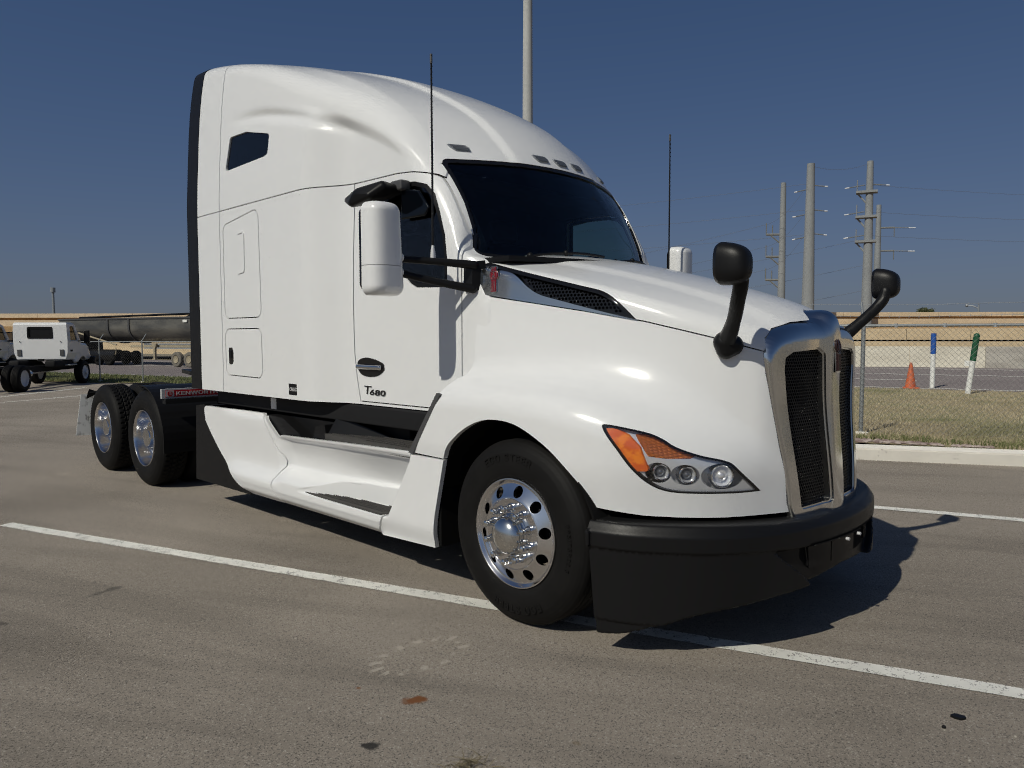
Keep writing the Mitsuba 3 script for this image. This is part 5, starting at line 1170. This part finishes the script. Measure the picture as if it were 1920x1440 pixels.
pd = tpole('furthest transmission pole partly hidden by the far hood mirror', -0.3302, 0.9439, 100, 0.52, 0.26, 17.0, [(14.3, 1.7, 'bar'), (11.6, 1.7, 'bar'), (14.35, 3.2, 'string'), (11.65, 3.2, 'string')])
def wire(a, b, sag, label):
    a, b = np.array(a, float), np.array(b, float); t = np.linspace(0, 1, 24)[:, None]
    tag(put('power_line', tube(a+(b-a)*t-np.array([0, 0, 1])*sag*4*t*(1-t), 0.013, 4), 'mat_wire'), label, 'power line', 'power lines strung between the transmission poles')
def off(c, dx, dy, z): return np.array([c[0]+dx, c[1]+dy, z])
wl = 'thin power line strung between the transmission poles and the sky behind the cab'
for z0, z1 in ((16.4, 15.6), (13.9, 12.6), (11.5, 9.6)): wire(off(pb[0], 0, 0, z0), [-140, 62, z1+9], 2.0, 'upper power line that runs from the tallest pole to the left behind the cab' if z0 > 16 else 'middle power line that runs from the tallest pole to the left behind the cab' if z0 > 13 else 'lower power line that runs from the tallest pole to the left behind the cab')
for i, (z0, nm) in enumerate(((15.9, 'top'), (13.5, 'middle'), (11.3, 'bottom'))):
    wire(off(pb[0], -0.6, 0, z0), pa[2][i]+[0, 0, 1.1], 0.6, f'power line from the tallest pole to the {nm} arm of the left pole')
    wire(pa[2][i]+[0, 0, 1.1], [-80, 50, z0-9.5], 1.0, f'power line sloping down to the left from the {nm} arm of the left pole')
for z0, nm in ((11.5, 'highest'), (8.8, 'middle'), (6.2, 'lowest')): wire(off(pc[0], -0.5, 0, z0), [-84, 46, z0-5.5], 2.0, f'{nm} of the three lines sloping left from the trunk of the platform pole')
wire(off(pb[0], 0, 0, 18.1), off(pc[0], 0, 0, 19.1), 0.5, 'topmost wire between the tallest pole and the platform pole')
for z0, nm in ((16.9, 'top'), (14.2, 'middle'), (11.8, 'bottom')): wire(off(pc[0], 0, 0, z0), [40, 200, z0+9], 2.5, f'{nm} wire that runs from the platform pole out of the picture at right')

# --- far street lamps, bush and sign on the highway
mat('mat_far_steel', (0.22, 0.24, 0.26), 0.7)
def lamp(label, dx, dy, d, z0, z1, r, arm=None):
    c = ray_at(dx, dy, d); L = thing('street_lamp', label, 'street lamp')
    put('shaft', rod([*c, z0], [*c, z1], r, r*0.7, n=10), 'mat_far_steel', L)
    s = np.array([dy, -dx])
    if arm: put('lamp_arm', tube([[*c, z1-0.5], [*(c+s*arm*0.5), z1-0.15], [*(c+s*arm), z1-0.1]], r*0.6, 6), 'mat_galv', L); put('lamp_head', moved(trimesh.creation.icosphere(2, r*1.6), *(c+s*arm), z1-0.1), 'mat_galv', L)
    else: put('lamp_head', rod([*c, z1-0.05], [*c, z1+0.75], r*1.5, n=10), 'mat_far_steel', L)
lamp('faint high mast lamp on the skyline at far left', -0.9711, 0.2384, 150, 0, 9.2, 0.26)
lamp('small street lamp on the skyline at right above the green topped post', -0.2302, 0.9731, 105, 3, 5.25, 0.12, arm=-1.2)
def leaf_crown(c, r, n, seed, size):
    q = np.random.default_rng(seed); out_v, out_f = [], []
    cl = q.normal(0, 1, (16, 3)); cl = cl/np.linalg.norm(cl, axis=1, keepdims=True)*q.uniform(0.3, 0.95, (16, 1))*r
    P = cl[q.integers(0, 16, n)]+q.normal(0, 0.20, (n, 3))*np.array(r)
    N = q.normal(0, 1, (n, 3)); N /= np.linalg.norm(N, axis=1, keepdims=True); X = np.cross(N, q.normal(0, 1, (n, 3))); X /= np.linalg.norm(X, axis=1, keepdims=True); Y = np.cross(N, X)
    P = P+c; s = size*q.uniform(0.6, 1.3, (n, 1))
    v = np.stack([P-X*s, P+Y*s*0.5, P+X*s, P-Y*s*0.5], 1).reshape(-1, 3); i = np.arange(n)[:, None]*4
    return trimesh.Trimesh(v, np.vstack([i+[0, 1, 2], i+[0, 2, 3]]), process=False)
mat('mat_leaf', proc(lambda p, n, uv: mix((0.055, 0.070, 0.028), (0.10, 0.105, 0.045), noise(p.x*2, p.y*2, p.z*2))), 0.7)
mat('mat_bark', (0.10, 0.08, 0.06), 0.9)
bc = ray_at(-0.280, 0.960, 112)
TB = thing('small_tree', 'small round olive green tree peeping over the highway parapet', 'tree')
put('crown', leaf_crown(np.array([*bc, 4.80]), np.array([0.95, 0.95, 0.65]), 2600, 5, 0.10), 'mat_leaf', TB, smooth=False)
put('trunk', rod([*bc, 0], [*bc, 4.6], 0.12, 0.07, n=8), 'mat_bark', TB)
SG = thing('road_sign', 'black road sign with white letter cut by the right picture edge', 'road sign'); sc_ = vp(74, 0, 0)
sp = ray_at(-0.186, 0.9825, 88); sr = np.array([0.9825, 0.186])
mat('mat_sign_black', (0.01, 0.01, 0.01), 0.4)
def on_sign(a, z, o=0.0): return np.array([*(sp+sr*a-np.array([-0.186, 0.9825])*o), z])
put('board', hull([on_sign(a, z, o) for a in (-0.2, 2.2) for z in (3.90, 4.68) for o in (0, 0.05)]), 'mat_post_white', SG, smooth=False)
put('field', hull([on_sign(a, z, o) for a in (-0.10, 2.1) for z in (3.99, 4.59) for o in (0.05, 0.06)]), 'mat_sign_black', SG, smooth=False)
tg = meshkit.text_mesh('B', 0.42, 0.01, True); v = tg.vertices.copy(); tg.vertices = np.array([on_sign(0.05+a, 4.08+b, 0.062+c) for a, b, c in v]); tg.fix_normals()
put('lettering', tg, 'mat_post_white', SG, smooth=False)
put('post', rod(on_sign(1.0, 0, -0.05), on_sign(1.0, 4.0, -0.05), 0.06, n=8), 'mat_galv', SG)

# --- white crew cab chassis trucks at far left, seen from behind
def crew_truck(x, y, az, label):
    R = thing('chassis_truck', label, 'truck', 'white cab and chassis trucks parked at far left')
    M = trimesh.transformations.rotation_matrix(az, [0, 0, 1]); M[:3, 3] = (x, y, -0.42)
    def pt(name, g, m, parent=None, smooth=30, up=True):
        g = tm(g) if isinstance(g, m3.Manifold) else g.copy()
        if up: g.apply_transform([[1, 0, 0, 1.03], [0, 0.93, 0, 0], [0, 0, 1, 0.40], [0, 0, 0, 1]])
        g.apply_transform(M); return put(name, g, m, parent or R, smooth)
    side = rpoly([(2.70, 0.66), (2.66, 2.10), (2.72, 2.19), (3.20, 2.19), (3.42, 2.10), (3.85, 1.48), (3.90, 1.42), (3.90, 0.66)], 0.05)
    cab = prism(side, -1.2, 1.2, 'y')
    sec = prism(rpoly([(-0.98, 0.62), (0.98, 0.62), (1.10, 0.95), (1.12, 1.45), (1.09, 2.20), (-1.09, 2.20), (-1.12, 1.45), (-1.10, 0.95)], 0.08), 2.5, 4.0, 'x')
    rw = prism(rpoly([(-0.50, 1.56), (0.50, 1.56), (0.50, 1.98), (-0.50, 1.98)], 0.06), 2.5, 2.85, 'x')
    dw = [prism(rpoly([(2.95, 1.45), (2.95, 2.05), (3.30, 2.05), (3.68, 1.45)], 0.05), *q) for q in ((-1.3, -0.8), (0.8, 1.3))]
    inner = block(2.80, 3.5, -0.98, 0.98, 0.9, 2.1)
    ww = prism(rpoly([(-0.95, 1.46), (0.95, 1.46), (0.88, 2.08), (-0.88, 2.08)], 0.05), 3.35, 4.2, 'x')
    pt('cab', (cab ^ sec)-rw-dw[0]-dw[1]-inner-ww, 'mat_paint', smooth=False)
    pt('rear_window', prism(rpoly([(-0.48, 1.58), (0.48, 1.58), (0.48, 1.96), (-0.48, 1.96)], 0.05), 2.715, 2.722, 'x'), 'mat_black_gloss')
    pt('window_seal', prism(rpoly([(-0.53, 1.53), (0.53, 1.53), (0.53, 2.01), (-0.53, 2.01)], 0.06).difference(rpoly([(-0.47, 1.59), (0.47, 1.59), (0.47, 1.95), (-0.47, 1.95)], 0.05)), 2.655, 2.725, 'x'), 'mat_black')
    for k in (-1, 1):
        pt('side_window', prism(rpoly([(2.97, 1.47), (2.97, 2.03), (3.28, 2.03), (3.64, 1.47)], 0.04), 1.055*k-0.01, 1.055*k+0.01), 'mat_black_gloss')
        pt('air_vent', bevel(2.655, 2.69, k*0.88-0.085, k*0.88+0.085, 0.82, 1.08, 0.01), 'mat_trim_grey')
        pt('bolt', rod([2.64, k*0.84, 1.40], [2.72, k*0.84, 1.40], 0.022, n=10), 'mat_black')
        pt('door_handle', bevel(2.95, 3.12, k*1.10-0.03, k*1.10+0.03, 1.0, 1.07, 0.01), 'mat_black')
        pt('frame_rail', block(-1.6, 6.2, k*0.40-0.04, k*0.40+0.04, 0.62, 0.86), 'mat_black_matte', smooth=False, up=False)
        pt('step', bevel(2.75, 3.45, k*1.02-0.12, k*1.02+0.12, 0.42, 0.47, 0.01), 'mat_galv')
        mh = pt('mirror', bevel(3.60, 3.72, k*1.50-0.12, k*1.50+0.12, 1.36, 1.88, 0.035), 'mat_black')
        pt('mirror_arm', cat(tube([[3.65, k*1.0, 1.80], [3.65, k*1.5, 1.82]], 0.022, 8), tube([[3.65, k*1.0, 1.42], [3.65, k*1.5, 1.44]], 0.022, 8)), 'mat_black')
    pt('front_window', prism(rpoly([(-0.92, 1.48), (0.92, 1.48), (0.86, 2.06), (-0.86, 2.06)], 0.05), 3.45, 3.47, 'x'), 'mat_black_gloss')
    pt('license_lamp', bevel(2.64, 2.70, -0.12, 0.12, 0.60, 0.70, 0.01), 'mat_black')
    hoodp = prism(rpoly([(3.7, 0.75), (3.8, 1.44), (4.5, 1.36), (5.35, 1.18), (5.42, 0.70), (5.0, 0.60)], 0.08), -0.80, 0.80)
    ar = [rod([4.27, -1.4, 0.12], [4.27, 1.4, 0.12], 0.66, n=32)]
    fen = [m3.Manifold.batch_hull([ball(q, 0.12, 14) for q in ((3.62, k*0.96, 0.62), (3.70, k*0.96, 1.10), (4.05, k*0.96, 1.24), (4.60, k*0.94, 1.20), (5.15, k*0.80, 1.0), (5.25, k*0.80, 0.72), (3.8, k*0.70, 1.2), (5.1, k*0.6, 1.0))]) for k in (-1, 1)]
    pt('hood', (hoodp+fen[0]+fen[1])-ar[0], 'mat_paint')
    pt('bumper', bevel(5.25, 5.50, -1.10, 1.10, 0.42, 0.74, 0.05), 'mat_black')
    pt('axle', cat(rod([0, -0.8, 0.5], [0, 0.8, 0.5], 0.07), ball([0, 0, 0.5], 0.2), rod([0.1, 0, 0.5], [5.2, 0, 0.62], 0.05)), 'mat_grey_metal', up=False)
    pt('fuel_tank', bevel(1.9, 3.5, -0.95, -0.5, 0.36, 0.66, 0.08), 'mat_black_matte')
    pt('fuel_tank', bevel(1.9, 3.5, 0.5, 0.95, 0.36, 0.66, 0.08), 'mat_black_matte')
    pt('exhaust', cat(rod([0.6, -0.55, 0.55], [1.6, -0.55, 0.60], 0.12), rod([0.2, -0.62, 0.52], [0.6, -0.55, 0.55], 0.05)), 'mat_chrome', up=False)
    rimw = revolve([(0, -0.16), (0.2, -0.15), (0.27, -0.10), (0.285, 0), (0.295, 0), (0.295, -0.25), (0, -0.25)], 32)
    rimf = revolve([(0, 0.07), (0.09, 0.07), (0.10, 0.0), (0.26, -0.03), (0.285, 0), (0.295, 0), (0.295, -0.25), (0, -0.25)], 32)
    for k in (-1, 1):
        for xx, yy, rm, sub in ((0.0, 1.15, rimw, 'rear_wheel'), (0.0, 0.82, None, 'rear_wheel'), (5.30, 1.04, rimf, 'front_wheel')):
            w = key(f'{R}__{sub}')
            for nm, g, m in (('tyre', tyre_s, 'mat_rubber'), ('rim', rm, 'mat_rim_white')):
                if g is None: continue
                g = g if k > 0 else mirror(g); g = moved(g, xx, k*yy, 0.49); g.apply_transform(M)
                kk2 = key(f'{w}__{nm}'); scene[kk2] = mikit.ply(g, m, smooth=35)
    return R
mat('mat_rim_white', (0.55, 0.56, 0.58), 0.4)
pr_ = np.array([(0.292, -0.03), (0.33, 0.01), (0.40, 0.016), (0.45, 0.0), (0.478, -0.03), (0.49, -0.05)]+[(0.49-(0.012 if i % 3 == 1 else 0), h) for i, h in enumerate(np.linspace(-0.06, -0.225, 13))]+[(0.478, -0.255), (0.45, -0.285), (0.40, -0.30), (0.33, -0.295), (0.292, -0.255)])
tyre_s = revolve([tuple(q) for q in pr_], 40)
az1 = math.atan2(0.614, -0.789); rgt = np.array([math.sin(az1), -math.cos(az1)])
rear = np.array([-29.09, 2.68])-rgt*1.02
crew_truck(rear[0], rear[1], az1, 'white crew cab chassis truck seen from behind with bare frame and rear window')
crew_truck(rear[0]-rgt[0]*4.5+math.cos(az1)*3.4, rear[1]-rgt[1]*4.5+math.sin(az1)*3.4, az1, 'white chassis truck cut by the left edge of the picture')

# --- dump trailer and its tractor on the road behind the far fence
mat('mat_tub', proc(lambda p, n, uv: mix((0.11, 0.11, 0.108), (0.22, 0.21, 0.185), smoothstep(0.3, 0.75, fbm(p.x*0.7, p.y*0.7, p.z*1.8, 4)))), 0.38, metallic=0.55)
mat('mat_tan_steel', proc(lambda p, n, uv: mix((0.40, 0.345, 0.24), (0.27, 0.23, 0.16), fbm(p.x*2, p.y*2, p.z*4))), 0.75)
DT = thing('dump_trailer', 'dark steel half round dump trailer on the road beyond the far fence', 'trailer')
taz = math.atan2(RT_[1], RT_[0]); TM = trimesh.transformations.rotation_matrix(taz, [0, 0, 1]); TM[:3, 3] = (-56.9, 14.2, -0.42)
UP = {'tub': 0.65, 'end_plate': 0.65, 'top_rail': 0.65, 'stiffener': 0.65, 'tarp_roll': 0.65, 'spoiler': 0.65, 'lamp': 0.65, 'chassis_beam': 0.35, 'landing_gear': 0.25, 'brace': 0.5, 'ladder_hoop': 0.3}
def tp(name, g, m, parent=DT, smooth=30):
    g = tm(g) if isinstance(g, m3.Manifold) else g.copy(); g.apply_translation([0, 0, UP.get(name, 0)]); g.apply_transform(TM); return put(name, g, m, parent, smooth)
U = [(1.25*math.cos(t), 2.0+0.95*math.sin(t)*1.0) for t in np.linspace(-math.pi, 0, 24)]
tub_o = sg.Polygon([(-1.27, 2.60)]+[(1.27*math.cos(t), 1.98+1.02*math.sin(t)) for t in np.linspace(-math.pi, 0, 28)]+[(1.27, 2.60)])
tp('tub', prism(tub_o.difference(tub_o.buffer(-0.05).union(sg.box(-1.2, 2.5, 1.2, 3))), -4.0, 10.6, 'x'), 'mat_tub')
for xx in (-4.0, 10.55): tp('end_plate', prism(tub_o, xx, xx+0.06, 'x'), 'mat_black')
tp('top_rail', cat(bevel(-4.1, 10.7, -1.34, -1.24, 2.56, 2.68, 0.02)), 'mat_trim_grey'); tp('top_rail', cat(bevel(-4.1, 10.7, 1.24, 1.34, 2.56, 2.68, 0.02)), 'mat_trim_grey')
for xx in (1.6, 3.9): tp('stiffener', prism(tub_o.buffer(0.07).difference(tub_o), xx, xx+0.16, 'x'), 'mat_trim_grey')
tp('tarp_roll', rod([-1.7, -1.15, 2.74], [10.5, -1.15, 2.86], 0.07), 'mat_black'); tp('spoiler', hull([(9.6, -1.2, 2.66), (10.8, -1.2, 2.66), (10.8, 1.2, 2.66), (9.6, 1.2, 2.66), (10.7, -1.2, 3.0), (10.7, 1.2, 3.0), (10.6, -1.2, 3.0), (10.6, 1.2, 3.0)]), 'mat_black')
for k in (-0.45, 0.45): tp('chassis_beam', bevel(3.0, 11.4, k-0.07, k+0.07, 0.92, 1.08, 0.02), 'mat_tan_steel')
tp('landing_gear', cat(hull([(5.55, -0.75, 1.30), (6.05, -0.75, 1.30), (5.7, -0.75, 0.95), (5.9, -0.75, 0.95), (5.55, -0.6, 1.30), (6.05, -0.6, 1.30), (5.7, -0.6, 0.95), (5.9, -0.6, 0.95)]), block(5.72, 5.88, -0.75, -0.6, 0.25, 0.95), block(5.65, 5.95, -0.8, -0.55, 0.18, 0.25)), 'mat_tan_steel')
tp('brace', tube([[-3.5, -1.30, 2.15], [2.6, -1.30, 0.95]], 0.055, 8), 'mat_tan_steel')
tp('ladder_hoop', tube(spline([(0.6, -1.3, 0.95), (0.6, -1.3, 0.55), (0.8, -1.3, 0.45), (2.2, -1.3, 0.45), (2.5, -1.3, 0.6), (2.5, -1.3, 0.95)], 4, False), 0.04, 8), 'mat_tan_steel')
tp('lamp', bevel(9.55, 9.95, -1.36, -1.30, 2.30, 2.46, 0.01), 'mat_post_white')
wt = revolve([(0, -0.1), (0.26, -0.08), (0.29, 0), (0.36, 0.01), (0.47, 0.0), (0.50, -0.04), (0.50, -0.26), (0, -0.26)], 32)
for xx in (8.6, 9.85):
    for k in (-1, 1):
        w = key(f'{DT}__wheel'); g = mirror(wt) if k < 0 else wt.copy(); g = moved(g, xx, 1.22*k, 0.5); g.apply_transform(TM); scene[key(f'{w}__tyre')] = mikit.ply(g, 'mat_tyre_dusty', smooth=30)
        g = revolve([(0, -0.06), (0.2, -0.03), (0.24, 0.0), (0.24, -0.1), (0, -0.1)], 24); g = mirror(g) if k < 0 else g; g = moved(g, xx, 1.24*k, 0.5); g.apply_transform(TM); scene[key(f'{w}__rim')] = mikit.ply(g, 'mat_tan_steel', smooth=30)
    tp('axle', rod([xx, -1.1, 0.5], [xx, 1.1, 0.5], 0.07), 'mat_black')
mat('mat_tyre_dusty', (0.16, 0.145, 0.12), 0.9)
TT = thing('road_tractor', 'dark road tractor in front of the dump trailer, mostly behind the crew cab truck', 'truck')
def tq(name, g, m): return tp(name, g, m, TT)
tq('chassis', bevel(-6.0, 2.3, -0.5, 0.5, 0.6, 0.9, 0.03), 'mat_black_matte')
tq('tank', rod([-1.2, -1.0, 0.70], [2.4, -1.0, 0.70], 0.42, n=24), 'mat_black')
tq('rear_fender', bevel(-1.0, 2.4, -1.25, -0.75, 0.45, 1.05, 0.12), 'mat_black')
tq('cab', prism(rpoly([(-5.0, 0.6), (-5.0, 1.6), (-4.6, 1.8), (-4.2, 2.6), (-2.6, 2.7), (-2.5, 0.6)], 0.08), -1.1, 1.1), 'mat_black')
for xx in (-5.6, 0.2, 1.4):
    for k in (-1, 1):
        g = mirror(wt) if k < 0 else wt.copy(); g = moved(g, xx, 1.2*k, 0.5); g.apply_transform(TM); put('wheel', g, 'mat_rubber', TT)
